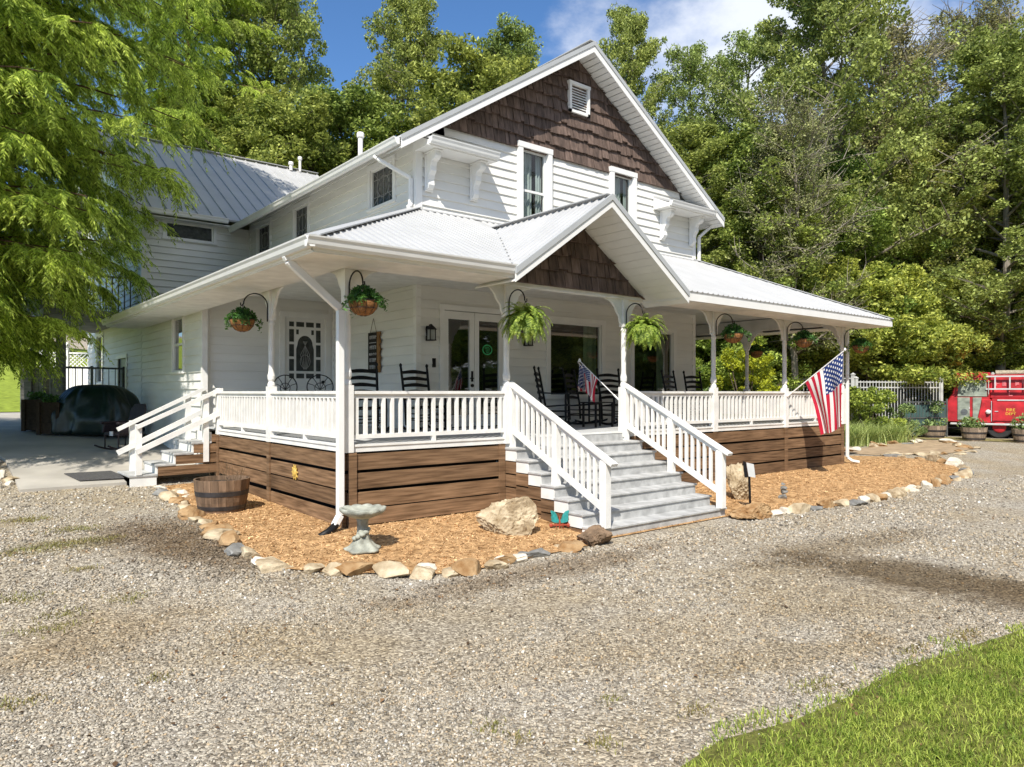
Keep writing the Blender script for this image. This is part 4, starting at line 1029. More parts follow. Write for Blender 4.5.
BL = ['coconut fibre basket of leafy plants on the side porch post nearest the side stairs','coconut fibre basket of leafy plants hooked to the front corner post',
      'large bright fern hanging from the post left of the front stairs','large bright fern hanging from the post right of the front stairs',
      'coconut fibre basket of leafy plants on the second post right of the front stairs','coconut fibre basket of leafy plants on the post where the big flag is mounted',
      'coconut fibre basket of leafy plants at the far right corner post above the big flag','coconut fibre basket of leafy plants on the rear right side porch post']
for i, (x, y, dx, dy) in enumerate(HOOKS):
    loc = (x+dx*.49, y+dy*.49, 2.93)
    if i in (2,3): o = fern0 if not fu else copy_tree(fern0); fu = True; tag(o, BL[i], 'hanging fern', 'hanging ferns beside the stairs'); loc = (loc[0], loc[1], 3.15)
    else: o = bas0 if not bu else copy_tree(bas0); bu = True; tag(o, BL[i], 'hanging basket', 'coconut hanging baskets')
    o.location = loc if i in (2,3) else (loc[0], loc[1], 3.09+.02*(i%3)); o.rotation_euler = (0,0,i*1.3); o.scale = (1.0,1.0,1.04) if i in (2,3) else (.86,.86,.86)

# flags
def flag_material():
    m, N, L, b = nodes_of('flag_cloth'); b.inputs['Roughness'].default_value = .8; b.inputs['Specular IOR Level'].default_value = .15
    uv = N.new('ShaderNodeUVMap'); sx = N.new('ShaderNodeSeparateXYZ'); L.new(uv.outputs[0], sx.inputs[0])
    def mth(op, a, bb=None):
        n = N.new('ShaderNodeMath'); n.operation = op
        for k, q in enumerate((a, bb)):
            if q is None: continue
            if isinstance(q, (int, float)): n.inputs[k].default_value = q
            else: L.new(q, n.inputs[k])
        return n.outputs[0]
    U, V = sx.outputs[0], sx.outputs[1]                     # U along the fly, V across the stripes
    st = mth('MODULO', mth('FLOOR', mth('MULTIPLY', V, 13)), 2)
    mx = N.new('ShaderNodeMix'); mx.data_type = 'RGBA'; mx.inputs[6].default_value = (.50,.022,.05,1); mx.inputs[7].default_value = (.78,.76,.74,1); L.new(st, mx.inputs[0])
    can = mth('MULTIPLY', mth('LESS_THAN', U, .42), mth('LESS_THAN', V, 7/13))
    cu = mth('DIVIDE', U, .42); cv = mth('DIVIDE', V, 7/13)
    rows = mth('MULTIPLY', cv, 9); ri = mth('FLOOR', rows); off = mth('MULTIPLY', mth('MODULO', ri, 2), .5)
    cols = mth('ADD', mth('MULTIPLY', cu, 6), off)
    fx = mth('SUBTRACT', mth('FRACT', cols), .5); fy = mth('SUBTRACT', mth('FRACT', rows), .5)
    dist = mth('SQRT', mth('ADD', mth('MULTIPLY', mth('MULTIPLY', fx, fx), 2.2), mth('MULTIPLY', fy, fy)))
    star = mth('LESS_THAN', dist, .33)
    bl = N.new('ShaderNodeMix'); bl.data_type = 'RGBA'; bl.inputs[6].default_value = (.022,.045,.17,1); bl.inputs[7].default_value = (.75,.75,.76,1); L.new(star, bl.inputs[0])
    fi = N.new('ShaderNodeMix'); fi.data_type = 'RGBA'; L.new(can, fi.inputs[0]); L.new(mx.outputs[2], fi.inputs[6]); L.new(bl.outputs[2], fi.inputs[7])
    L.new(fi.outputs[2], b.inputs['Base Color'])
    tr = N.new('ShaderNodeBsdfTranslucent'); L.new(fi.outputs[2], tr.inputs['Color']); ms = N.new('ShaderNodeMixShader'); ms.inputs[0].default_value = .25
    L.new(b.outputs[0], ms.inputs[1]); L.new(tr.outputs[0], ms.inputs[2]); L.new(ms.outputs[0], N['Material Output'].inputs['Surface'])
    return m
M['flag'] = flag_material()
def make_flag(name, base, tip, hoist, fly, label, pole_r=.014, gather=.5, amp=.07, drift=(0,0), mid=.42, slant=.05):
    base = Vector(base); tip = Vector(tip); r = empty(name, base); tag(r, label, 'flag')
    a = (tip-base); L = a.length; d = a/L
    p = MB(); p.tube([(0,0,0), tuple(a*.98)], pole_r, 8); p.lathe(a.x, a.y, [(a.z-.02,.018),(a.z+.0,.028),(a.z+.03,.02),(a.z+.05,.005)], 10); p.tube([tuple(d*-.03), tuple(d*.14)], pole_r*1.8, 8); p.build('flag_pole', M['whitelet'], r)
    nu, nv = 60, 44; bm = bmesh.new(); uvl = bm.loops.layers.uv.new('UVMap'); G_ = []
    side = Vector((d.y, -d.x, 0)).normalized(); hd = Vector((d.x, d.y, 0))
    for j in range(nv+1):
        row = []
        for i in range(nu+1):
            v = j/nv; u = i/nu                              # v: 0 at tip .. 1 low end ; u: 0 at pole .. 1 free end
            s = L-.05-hoist*v; gth = gather*u**.8
            c = L-.05-hoist*mid
            s2 = s+(c-s)*gth
            q = d*s2; ps_ = d*s; hxy = q-Vector((0,0,q.z))
            drop = fly*u*(1-slant*v)
            w = amp*min(1, u*2.2)*math.sin(v*11.5+u*1.5)+amp*.4*math.sin(v*23+u*4)*u
            pos = Vector((q.x, q.y, ps_.z-drop+ .0))+side*w+Vector((drift[0]*u, drift[1]*u, .03*math.sin(v*9)*u))
            row.append(bm.verts.new(pos))
        G_.append(row)
    for j in range(nv):
        for i in range(nu):
            f = bm.faces.new((G_[j][i], G_[j][i+1], G_[j+1][i+1], G_[j+1][i])); f.smooth = True
            for lp, (jj, ii) in zip(f.loops, ((j,i),(j,i+1),(j+1,i+1),(j+1,i))): lp[uvl].uv = (ii/nu, jj/nv)
    me = bpy.data.meshes.new('flag_cloth'); bm.to_mesh(me); bm.free(); me.materials.append(M['flag'])
    o = bpy.data.objects.new('flag_cloth', me); COL.objects.link(o); o.parent = r
    return r
make_flag('flag', (11.4,-.10,1.80), (11.62,-1.36,2.84), 1.10, 1.72, 'large American flag hanging from a white pole mounted on the porch railing', gather=.48, mid=.06, slant=.28, amp=.09)
make_flag('flag', (5.66,.09,1.74), (5.44,.92,2.50), .50, .50, 'small American flag on a pole inside the porch behind the rocking chairs', .010, .45, .05)

# half barrels
def make_barrel(R0, R1, H_, mstave, name='half_barrel_planter', twigs=0):
    r = empty(name); b = MB(); n = 22
    prof = [(0,R0),(H_*.33,R0+(R1-R0)*.45),(H_*.7,R0+(R1-R0)*.8),(H_,R1)]
    for k in range(n):
        a0 = 6.283*k/n+.006; a1 = 6.283*(k+1)/n-.006
        for (za, ra), (zb, rb) in zip(prof, prof[1:]):
            b.prism([(ra*math.cos(a0),ra*math.sin(a0),za),(ra*math.cos(a1),ra*math.sin(a1),za),(rb*math.cos(a1),rb*math.sin(a1),zb),(rb*math.cos(a0),rb*math.sin(a0),zb)], (-.028*math.cos((a0+a1)/2),-.028*math.sin((a0+a1)/2),0))
    b.build('staves', mstave, r)
    rad = lambda z: np.interp(z, [p[0] for p in prof], [p[1] for p in prof])
    for z0, z1 in ((H_*.10,H_*.22),(H_*.52,H_*.66)):
        h = MB(); h.lathe(0,0,[(z0,rad(z0)-.004),(z0,rad(z0)+.005),(z1,rad(z1)+.005),(z1,rad(z1)-.004)], 44, False); h.build('hoop', M['hoop'], r)
    s = MB(); s.lathe(0,0,[(H_*.86,R1*.94),(H_*.90,R1*.6),(H_*.92,.02)], 24); s.build('soil', M['soil'], r)
    if twigs:
        t = MB(); rr = random.Random(3)
        for i in range(twigs):
            x, y = rr.uniform(-.28,.28), rr.uniform(-.28,.28); z = H_*.88; pts = [(x,y,z)]; dx, dy = rr.uniform(-.1,.1), rr.uniform(-.1,.1); hh = rr.uniform(.1,.38)
            for k in range(1,4): pts.append((x+dx*k*.5+rr.uniform(-.01,.01), y+dy*k*.5, z+hh*k/3))
            t.tube(pts, [.005,.004,.003,.0015], 4)
            t.tube([pts[2], (pts[2][0]+rr.uniform(-.06,.06), pts[2][1]+rr.uniform(-.06,.06), pts[2][2]+.08)], [.003,.001], 4)
        t.build('dead_stems', M['twig'], r)
    return r
o = make_barrel(.34,.42,.52, M['barrel'], twigs=16); o.location = (-.93,2.48,g(-.93,2.48)); tag(o, 'brown half barrel planter with dead stems beside the left skirt of the porch', 'planter')
# bird bath
bb = empty('bird_bath', (-.32,-1.09,g(-.32,-1.09)+.01)); bb.scale = (1,1,.92); tag(bb, 'grey cast stone bird bath with scalloped bowl in the mulch bed', 'bird bath')
b = MB(); rings = []
for z, rad, amp in ((0,.22,.025),(.03,.215,.03),(.06,.16,.02),(.12,.11,.015),(.16,.085,.01),(.24,.07,.006),(.32,.065,.006),(.40,.068,.004),(.44,.09,.004)):
    rings.append([(rad*math.cos(a)+amp*math.cos(5*a)*math.cos(a), rad*math.sin(a)+amp*math.cos(5*a)*math.sin(a), z) for a in np.linspace(0,6.283,40,endpoint=False)])
b._rings(rings); b.build('pedestal', M['stonecast'], bb, smooth=True)
b = MB()
for k in range(9):
    a = .7*k; z = .05+.03*k; rr_ = .17-.012*k
    c = Vector((rr_*math.cos(a)*.8, rr_*math.sin(a)*.8, z)); b.lathe(c.x, c.y, [(z-.035,.01),(z-.02,.035),(z,.042),(z+.02,.03),(z+.032,.006)], 8)
b.build('leaf_relief', M['stonecast'], bb, smooth=True)
b = MB(); rings = []
for z, rad, amp in ((.43,.08,0),(.47,.18,.006),(.50,.245,.018),(.53,.275,.028),(.565,.28,.03),(.575,.26,.026),(.56,.23,.018),(.535,.17,.006),(.52,.06,0)):
    rings.append([((rad+amp*abs(math.sin(5.5*a))-amp*.5)*math.cos(a), (rad+amp*abs(math.sin(5.5*a))-amp*.5)*math.sin(a), z+amp*.5*abs(math.sin(5.5*a))) for a in np.linspace(0,6.283,66,endpoint=False)])
b._rings(rings); b.build('bowl', M['stonecast'], bb, smooth=True)
# butterfly ornament on a stake
bf = empty('butterfly_ornament', (2.67,-1.48,g(2.67,-1.48)), R(-35)); bf.scale = (.85,.85,.85); tag(bf, 'teal metal butterfly garden ornament with rust red base by the front stairs', 'garden ornament')
for s in (-1,1):
    b = MB(); o_ = [(.012,.17),(.03,.20),(.05,.26),(.09,.32),(.15,.345),(.165,.33),(.15,.29),(.145,.25),(.155,.22),(.14,.19),(.15,.165),(.12,.14),(.06,.125),(.02,.13)]
    b.prism([(s*x, -.15*x, z) for x, z in o_], (0,.008,0)); b.build('wing', M['teal'], bf)
b = MB(); b.tube([(0,0,-.05),(0,0,.12),(0,0,.24)], [.006,.012,.008], 6); b.tube([(0,0,.23),(.03,0,.29)], .003, 4); b.tube([(0,0,.23),(-.03,0,.29)], .003, 4)
b.tube([(-.06,0,-.04),(-.06,0,.12)], .006, 5); b.tube([(.06,0,-.04),(.06,0,.12)], .006, 5); b.build('stake', M['rust'], bf)
b = MB()
for x in (-.15,.15): b.lathe(x,0,[(.05,.005),(.06,.028),(.09,.032),(.11,.02),(.12,.004)], 8)
b.box(-.15,-.006,.075,.15,.006,.10); b.build('scroll', M['rust'], bf)
# sun ornament on the skirt
so = empty('sun_ornament', (-.045,1.72,.62)); tag(so, 'small yellow metal sun face hung on the left porch skirt', 'wall ornament')
b = MB(); P = [(0, (.075 if k%2 else .125)*math.cos(6.283*k/20), (.075 if k%2 else .125)*math.sin(6.283*k/20)) for k in range(20)]
b.prism(P, (-.012,0,0)); b.build('rays', M['gold'], so)
b = MB(); b._rings([[(-.012-dz, rad*math.cos(a), rad*math.sin(a)) for a in np.linspace(0,6.283,18,endpoint=False)] for dz, rad in ((0,.07),(.012,.06),(.02,.03))]); b.build('face', M['gold'], so)
# little sign on a stake
sk = empty('stake_sign', (6.58,-2.15,g(6.48,-2.1)), R(-38)); tag(sk, 'small pale sign plate tilted on a black stake beside the right boulder', 'sign')
b = MB(); b.beam((0,0,-.1),(-.03,0,.80), .035, .03); b.build('stake', M['black'], sk)
b = MB(); b.prism([(-.05,-.05,.62),(.07,-.05,.60),(.05,-.02,.83),(-.08,-.02,.86)], (.0,.012,.0)); b.build('plate', M['aluminium'], sk)
b = MB(); b.prism([(-.11,-.03,.60),(-.055,-.03,.60),(-.085,.0,.87),(-.13,.0,.88)], (.0,.02,.0)); b.build('back_plate', M['black'], sk)
# stacked stone cairn / little grey figure
cn = empty('cairn', (8.24,-1.8,g(8.24,-1.8))); tag(cn, 'little stack of grey stones standing in the mulch right of the stairs', 'cairn')
def rock_mesh(name, sx, sy, sz, seed, m, sub=3, rough=.32, parent=None, loc=(0,0,0), rz=0, flat=.0):
    bm = bmesh.new(); bmesh.ops.create_icosphere(bm, subdivisions=sub, radius=1); off = Vector((seed*3.7, seed*1.3, seed*7.1)); rr = random.Random(seed)
    planes = [(Vector((rr.gauss(0,1), rr.gauss(0,1), rr.gauss(0,1))).normalized(), rr.uniform(.42,.84)) for _ in range(13)]
    for v in bm.verts:
        d = v.co.normalized(); k = 1+rough*mnoise.noise(d*1.1+off)+rough*.4*mnoise.noise(d*2.8+off)
        p = d*k
        for nn, dd in planes:
            e = p.dot(nn)-dd
            if e > 0: p -= nn*e
        p += d*(.06*mnoise.noise(d*6+off)+.045*abs(mnoise.noise(d*13+off)))
        if sub > 4: p += d*(.10*abs(mnoise.noise(d*4.5+off))+.05*mnoise.noise(d*20+off)+.03*mnoise.noise(d*40+off))
        v.co = Vector((p.x*sx, p.y*sy, p.z*sz))
    me = bpy.data.meshes.new(name); bm.to_mesh(me); bm.free(); me.materials.append(m)
    o = bpy.data.objects.new(name, me); COL.objects.link(o); o.location = loc; o.rotation_euler = (0,0,rz)
    if parent: o.parent = parent
    return o
for k, (s, z) in enumerate(((.14,.05),(.11,.14),(.085,.22),(.06,.29))): rock_mesh('cairn_stone', s, s*.8, s*.55, 60+k, M['rock_grey'], 2, parent=cn, loc=(.02*(k%2), 0, z), rz=k)
# boulders and edging stones
o = rock_mesh('boulder', .42,.34,.38, 3, M['rock_tan'], 5, .4, loc=(1.95,-1.30,g(1.95,-1.30)+.17), rz=R(-25)); tag(o, 'large rough tan boulder standing in the mulch left of the front stairs', 'boulder')
o = rock_mesh('boulder', .30,.26,.52, 14, M['rock_tan'], 5, .35, loc=(7.30,-1.45,g(7.3,-1.45)+.26), rz=R(20)); tag(o, 'upright tan boulder behind the small stake sign right of the stairs', 'boulder')
o = rock_mesh('boulder', .29,.24,.21, 21, M['rock_brown'], 5, .4, loc=(2.58,-2.22,g(2.58,-2.2)+.06), rz=R(10)); tag(o, 'dark brown split rock at the foot of the front stairs, left side', 'boulder')
o = rock_mesh('boulder', .48,.34,.24, 25, M['rock_orange'], 5, .4, loc=(6.15,-2.42,g(6.1,-2.4)+.08), rz=R(-10)); tag(o, 'low rusty rock at the foot of the front stairs, right side', 'boulder')
EDGE = [(-1.26,4.63),(-1.33,3.08),(-1.51,1.35),(-1.59,.34),(-1.6,-.4),(-1.57,-.92),(-1.41,-1.31),(-1.02,-1.66),(-.59,-1.9),(-.1,-2.3),(.35,-2.43),(1.09,-2.37),(1.9,-2.32),(2.3,-2.34)]
EDGE2 = [(6.7,-2.49),(7.33,-2.65),(8.16,-2.77),(9.32,-2.8),(9.99,-2.85),(11.41,-2.74),(12.59,-2.67),(14.03,-2.7),(16.11,-2.35),(17.4,-1.63),(17.55,-.89),(17.43,.13)]
EDGE3 = [(17.4,.3),(18.5,-.05),(19.8,-.45),(21.2,-.5),(22.8,-.2),(24.6,.9),(25.7,2.0)]
EDGE4 = [(17.9,1.9),(19.0,2.0),(20.5,2.1),(22.3,2.1),(23.6,2.0),(24.8,2.2)]
KIND = [('rock_tan','rough tan fieldstone in the rock edging of the beds','tan edging stones'),('rock_orange','rusty orange brown fieldstone in the rock edging of the beds','rusty edging stones'),('rock_grey','flat grey slate stone in the rock edging of the beds','grey edging stones'),('rock_white','pale cream white stone in the rock edging of the beds','white edging stones')]
rr = random.Random(17); sid = 100
def edging(path, gap, s0, s1, jit, fl=1.):
    global sid
    acc = 0
    for (x0,y0),(x1,y1) in zip(path, path[1:]):
        L = math.hypot(x1-x0, y1-y0); ang = math.atan2(y1-y0, x1-x0)
        while acc < L:
            q = acc/L; s = rr.uniform(s0, s1); k = rr.choices((0,1,2,3), (5,3.5,1.6,1.6))[0]
            sx = s*(1.25 if k == 2 else 1); sz = s*(.36 if k == 2 else rr.uniform(.34,.66))*fl; s *= rr.choice((.7,1,1,1.15))
            x = x0+(x1-x0)*q+rr.uniform(-jit,jit); y = y0+(y1-y0)*q+rr.uniform(-jit,jit)
            o = rock_mesh('edging_stone', sx, s*rr.uniform(.6,.85), sz, sid, M[KIND[k][0]], 3, .35, loc=(x, y, g(x,y)+sz*.25), rz=ang+rr.uniform(-.3,.3)); sid += 1
            o.rotation_euler[0] = rr.uniform(-.15,.15)
            tag(o, KIND[k][1], 'stone', KIND[k][2]); acc += sx*2*gap+rr.uniform(0,.05)
        acc -= L
edging(EDGE, .64, .14, .30, .06); edging(EDGE2, .62, .16, .33, .09); edging(EDGE3, .9, .18, .42, .28, .55); edging(EDGE4, .9, .2, .45, .30, .55)
edging([(-1.15,-1.35),(-.7,-1.65),(.2,-2.2),(1.4,-2.15),(2.1,-2.1)], 1.9, .08, .15, .05)
edging([(-3.42,6.6),(-3.5,8.3),(-3.9,9.4)], 1.0, .13, .24, .08)
edging([(-1.15,5.2),(-1.05,4.2),(-1.12,3.3)], 1.1, .10, .2, .12)

# ------------------------------------------------------------------ patio
ZP = lambda x, y: g(x, y)+.06
dm = MB(); dm.prism([(-2.35,6.25,g(-1.9,6.3)+.062),(-1.55,6.18,g(-1.9,6.3)+.062),(-1.70,7.0,g(-1.9,7)+.062),(-2.5,7.05,g(-1.9,7)+.062)], (0,0,.018))
o = dm.build('doormat', M['rubber'], bevel=.004); tag(o, 'grey doormat lying on the concrete patio by the side stairs', 'doormat')
cv = empty('covered_grill', (-1.15,11.9,ZP(-1.15,11.9)), R(-38)); cv.scale = (.92,.95,1.05); tag(cv, 'grill under a dark green tarpaulin cover on the patio', 'covered grill')
b = MB(); rings = []; NN = 72
for z, sx, sy, am in ((0,1.15,.62,.13),(.1,1.16,.61,.12),(.22,1.17,.60,.11),(.36,1.16,.59,.10),(.5,1.13,.57,.09),(.63,1.09,.55,.08),(.75,1.03,.52,.07),(.86,.96,.49,.06),(.96,.88,.46,.05),(1.05,.79,.42,.04),(1.13,.68,.36,.03),(1.19,.54,.29,.02),(1.22,.36,.2,.012),(1.23,.15,.08,.005)):
    rg = []
    for k in range(NN):
        a = 6.283*k/NN; e = 2/3.2; cx = math.copysign(abs(math.cos(a))**e, math.cos(a)); cy = math.copysign(abs(math.sin(a))**e, math.sin(a))
        nz_ = am*(mnoise.noise((cx*3.2, cy*3.2, z*1.1))+.9*abs(mnoise.noise((cx*7+z*2, cy*7, z*1.6+5)))+.5*mnoise.noise((cx*15, cy*15+z*3, z*4)))
        rg.append((cx*(sx+nz_*1.6), cy*(sy+nz_*1.6), z+nz_*.8*(z > .1)))
    rings.append(rg)
b._rings(rings); o = b.build('tarpaulin', M['cover'], cv, smooth=True)
sd_ = o.modifiers.new('Subsurf', 'SUBSURF'); sd_.levels = 1; sd_.render_levels = 1
b = MB()
for sx in (-1,1):
    b.tube([(sx*.9,-.4,.02),(sx*.9,-.34,.02)], .05, 12)
b.build('wheel', M['tyre'], cv)
wc = empty('wicker_rocking_chair', (-1.05,9.35,ZP(-1.05,9.35)), R(-70)); tag(wc, 'dark wicker rocking chair on the patio in front of the covered grill', 'rocking chair')
b = MB(); b.box(-.28,-.28,.36,.28,.25,.44); b.build('seat', M['wicker'], wc, bevel=.02)
b = MB(); b.prism([(-.28,.22,.40),(.28,.22,.40),(.30,.36,.95),(.2,.40,1.08),(-.2,.40,1.08),(-.30,.36,.95)], (0,.05,0)); b.build('backrest', M['wicker'], wc, bevel=.015)
for sx in (-1,1):
    b = MB(); b.prism([(sx*.30,-.30,.42),(sx*.30,.26,.42),(sx*.30,.30,.68),(sx*.30,-.26,.64)], (sx*.05,0,0)); b.box(sx*.28,-.33,.62,sx*.38,.28,.68); b.build('armrest', M['wicker'], wc, bevel=.015)
    b = MB(); P = [(sx*.27, -.5+i*.0833, .03+.12*((i-6)/6)**2) for i in range(13)]; b.tube(P, .02, 6); b.tube([(sx*.27,-.26,.05),(sx*.27,-.26,.4)], .018, 6); b.tube([(sx*.27,.22,.05),(sx*.27,.22,.4)], .018, 6); b.build('rocker', M['wicker'], wc)
b = MB(); b.box(-.02,-.30,.36,.10,-.281,.46); b.build('label_patch', M['chalk'], wc)
# timber planters, privacy panel, railing, lattice fence left
M['herb'] = leaf_mat('planter_leaves', (.06,.13,.03), 0, .4, .3, nscale=5)
def planter(x, y, w_, d_, h_, rz, label):
    r = empty('timber_planter', (x, y, ZP(x,y)), rz); tag(r, label, 'planter', 'timber planters at the patio edge')
    b = MB()
    for k in range(3):
        z0 = .02+k*h_/3; z1 = z0+h_/3-.012
        b.box(-w_/2,-d_/2,z0,w_/2,-d_/2+.03,z1); b.box(-w_/2,d_/2-.03,z0,w_/2,d_/2,z1); b.box(-w_/2,-d_/2+.031,z0,-w_/2+.03,d_/2-.031,z1); b.box(w_/2-.03,-d_/2+.031,z0,w_/2,d_/2-.031,z1)
    for sx in (-1,1):
        for sy in (-1,1): b.box(sx*w_/2-.04,sy*d_/2-.04,0,sx*w_/2+.04,sy*d_/2+.04,h_+.01)
    b.build('box', M['planter'], r)
    s = MB(); s.box(-w_/2+.03,-d_/2+.03,.1,w_/2-.03,d_/2-.03,h_-.06); s.build('soil', M['soil'], r)
    n = 260; P = np.stack([rng.uniform(-w_/2.3,w_/2.3,n), rng.uniform(-d_/2.3,d_/2.3,n), h_+rng.uniform(-.05,.2,n)], 1); nr, t, b2 = rand_basis(n,.3); l = rng.uniform(.03,.07,n)[:,None]
    V = np.stack([P-t*l, P+b2*l*.4, P+t*l, P-b2*l*.4], 1); fast_mesh('foliage', V.reshape(-1,3), np.arange(n*4).reshape(-1,4), M['herb'], r)
planter(-2.38,12.95,.40,.45,.80,R(-28),'dark timber planter box at the lawn edge of the patio'); planter(-2.10,12.25,.44,.5,.80,R(-28),'dark timber planter box touching the covered grill')
r = empty('privacy_panel', (-2.0,13.95,g(-2,13.95)), R(-35)); tag(r, 'weathered grey board privacy panel behind the timber planters', 'fence')
b = MB()
for k in range(4): b.box(-.42+k*.17,-.015,.1,-.42+k*.17+.162,.015,1.72)
b.build('boards', M['fence_grey'], r)
for x, hh in ((-.5,2.2),(.32,2.75)):
    b = MB(); b.box(x-.09,-.09,0,x+.09,.09,hh); b.build('post', M['fence_grey'], r)
r = empty('metal_railing', (-1.75,14.2,g(-2,14.2)), R(10)); tag(r, 'thin grey metal railing between the privacy panel and the house', 'railing')
b = MB(); b.tube([(0,0,1.72),(1.7,.0,1.72)], .028, 6); b.tube([(0,0,.3),(1.7,0,.3)], .02, 6)
for k in range(10): b.tube([(.08+k*.175,0,.3),(.08+k*.175,0,1.72)], .013, 5)
b.build('bars', M['galv'], r)
for x in (0,.85,1.7):
    b = MB(); b.box(x-.03,-.03,0,x+.03,.03,1.78); b.build('post', M['galv'], r)
r = empty('lattice_fence', (-1.22,22.9,g(-1.22,22.9)), R(-32)); tag(r, 'white fence with lattice top and ball finial posts beyond the patio', 'fence')
b = MB()
for k in range(9): b.box(k*.18,-.02,.05,k*.18+.165,.02,1.75)
b.build('boards', M['trim'], r)
b = MB()
for k in range(9):
    x = k*.15
    b.beam((x,-.005,1.82),(x+.5,-.005,2.3), .03, .012, (0,1,0)); b.beam((x+.5,.01,1.82),(x,.01,2.3), .03, .012, (0,1,0))
b.box(0,-.03,1.76,1.7,.03,1.82); b.box(0,-.03,2.30,1.7,.03,2.36); b.build('lattice', M['trim'], r)
for x in (0,.85,1.7):
    b = MB(); b.box(x-.08,-.08,0,x+.08,.08,2.45); b.lathe(x,0,[(2.45,.10),(2.50,.10),(2.52,.04),(2.56,.085),(2.63,.11),(2.70,.085),(2.74,.02)], 12); b.build('post', M['trim'], r)

# ------------------------------------------------------------------ right side: fence, truck, barrels, flower clump
M['fence_white'] = mat('weathered_white_fence', (.50,.50,.48), .6, .2, (4,4,4))
def picket(x0, y0, x1, y1, h, label, m='fence_white'):
    L = math.hypot(x1-x0, y1-y0); r = empty('picket_fence', (x0,y0,g(x0,y0)), math.atan2(y1-y0, x1-x0)); tag(r, label, 'fence')
    dz = g(x1,y1)-g(x0,y0); b = MB(); n = int(L/.15)
    for k in range(n):
        x = (k+.5)*L/n; z = dz*x/L; b.box(x-.013,-.013,z+.1,x+.013,.013,z+h)
    for hh in (.25, h-.28, h-.06): b.beam((0,0,hh),(L,0,dz+hh), .03, .05)
    b.build('pickets', M[m], r)
    for k in range(int(L/2.3)+1):
        x = k*L/max(1,int(L/2.3)); z = dz*x/L; p = MB(); p.box(x-.06,-.06,z-.2,x+.06,.06,z+h+.08); p._rings([[(x-q,-q,z+zz),(x+q,-q,z+zz),(x+q,q,z+zz),(x-q,q,z+zz)] for zz, q in ((h+.08,.075),(h+.11,.075),(h+.17,.01))]); p.build('post', M[m], r)
picket(24.2,9.9,24.55,4.6,2.5,'white picket fence seen through the porch behind the right railing')
picket(24.57,4.5,28.4,2.75,2.35,'white picket fence behind the shrubs right of the porch')
r = empty('metal_gate', (26.40,3.42,g(26.4,3.42)), math.atan2(-.88,1.93)); tag(r, 'teal grey metal gate with vertical bars left of the red truck', 'gate')
b = MB(); b.box(0,-.02,.1,2.1,.0,1.35); b.build('mesh_panel', M['tealgate'], r)
b = MB()
for k in range(14): b.box(k*.155,-.035,.1,k*.155+.02,-.021,1.5)
for z in (.1,.8,1.45): b.box(0,-.05,z,2.1,-.036,z+.05)
b.build('bars', M['galv'], r)
for x in (-.03,2.15):
    b = MB(); b.box(x-.03,-.05,-.2,x+.03,.0,1.6); b.build('post', M['galv'], r)

# vintage fire engine; local x runs along its side (image right), local -y faces the drive
tx, ty = 29.0, 2.5
ft = empty('fire_truck', (tx, ty, g(tx,ty)), math.atan2(-.954,.30)); tag(ft, 'old red fire truck with a ladder on its side, parked under the trees', 'fire truck')
def tpart(name, m, fn, parent=ft, bevel=.02): b = MB(); fn(b); return b.build(name, m, parent, bevel=bevel)
tpart('body', M['red'], lambda b: (b.box(1.35,0,.62,7.5,2.1,1.62), b.box(1.30,.18,1.62,7.5,1.95,2.60), b.box(1.0,.0,.6,1.35,2.1,1.58)), bevel=.03)
tpart('cab', M['red'], lambda b: (b.prism([(0,.06,.62),(-.42,.06,.62),(-.38,.06,1.2),(-.02,.06,1.85),(.06,.06,2.52),(.12,.06,2.60),(1.30,.06,2.62),(1.30,.06,.62)], (0,1.95,0))), bevel=.04)
tpart('cab_window', M['grey_panel'], lambda b: b.prism([(.16,.03,1.70),(1.20,.03,1.70),(1.18,.03,2.38),(.20,.03,2.38)], (0,.028,0)), bevel=.012)
tpart('cab_door', M['grey_panel'], lambda b: (b.box(.16,.025,.72,.60,.058,1.66), b.prism([(.70,.025,.72),(.88,.025,.72),(1.02,.025,1.66),(.70,.025,1.66)], (0,.033,0))), bevel=.012)
tpart('door_emblem', M['galv'], lambda b: (b.tube([(.40,.015,1.05),(.40,.024,1.05)], .13, 18), b.box(.32,.008,1.03,.48,.014,1.07)), bevel=0)
tpart('fender', M['red'], lambda b: b.prism([(.84,-.06,.62),(.94,-.06,1.1),(1.02,-.06,1.48),(1.16,-.06,1.48),(1.16,-.06,.62)], (0,.06,0)))
tpart('compartment_door', M['red'], lambda b: b.box(1.38,-.05,.70,2.6,-.002,1.50), bevel=.015)
tpart('lamp', M['whitelet'], lambda b: b.lathe(1.24,-.06,[(.98,.02),(1.01,.08),(1.07,.10),(1.13,.08),(1.16,.02)], 14), bevel=0)
tpart('running_board', M['aluminium'], lambda b: b.box(-.1,-.16,.52,7.5,.05,.60))
tpart('moulding', M['aluminium'], lambda b: (b.box(1.55,-.07,1.53,7.4,-.01,1.58), b.box(1.34,-.056,.68,1.36,-.004,1.52)), bevel=0)
def ladder(b):
    for z in (1.98,2.50): b.box(1.15,-.02,z,7.4,.04,z+.06)
    for k in range(11): b.box(1.45+k*.5,-.01,2.041,1.50+k*.5,.03,2.499)
tpart('ladder', M['aluminium'], ladder, bevel=0)
tpart('beacon', M['lampglass'], lambda b: (b.box(1.30,.6,2.46,1.50,.8,2.52), b.lathe(1.4,.7,[(2.52,.09),(2.66,.08),(2.72,.03)], 12)), bevel=0)
tpart('roof_rail', M['aluminium'], lambda b: (b.tube([(.25,.3,2.5),(.25,.3,2.58),(1.3,.3,2.58)], .02, 6)), bevel=0)
tpart('cab_roof', M['red'], lambda b: b.prism([(.05,.03,2.44),(1.32,.03,2.46),(1.32,.03,2.70),(.12,.03,2.68)], (0,2.0,0)))
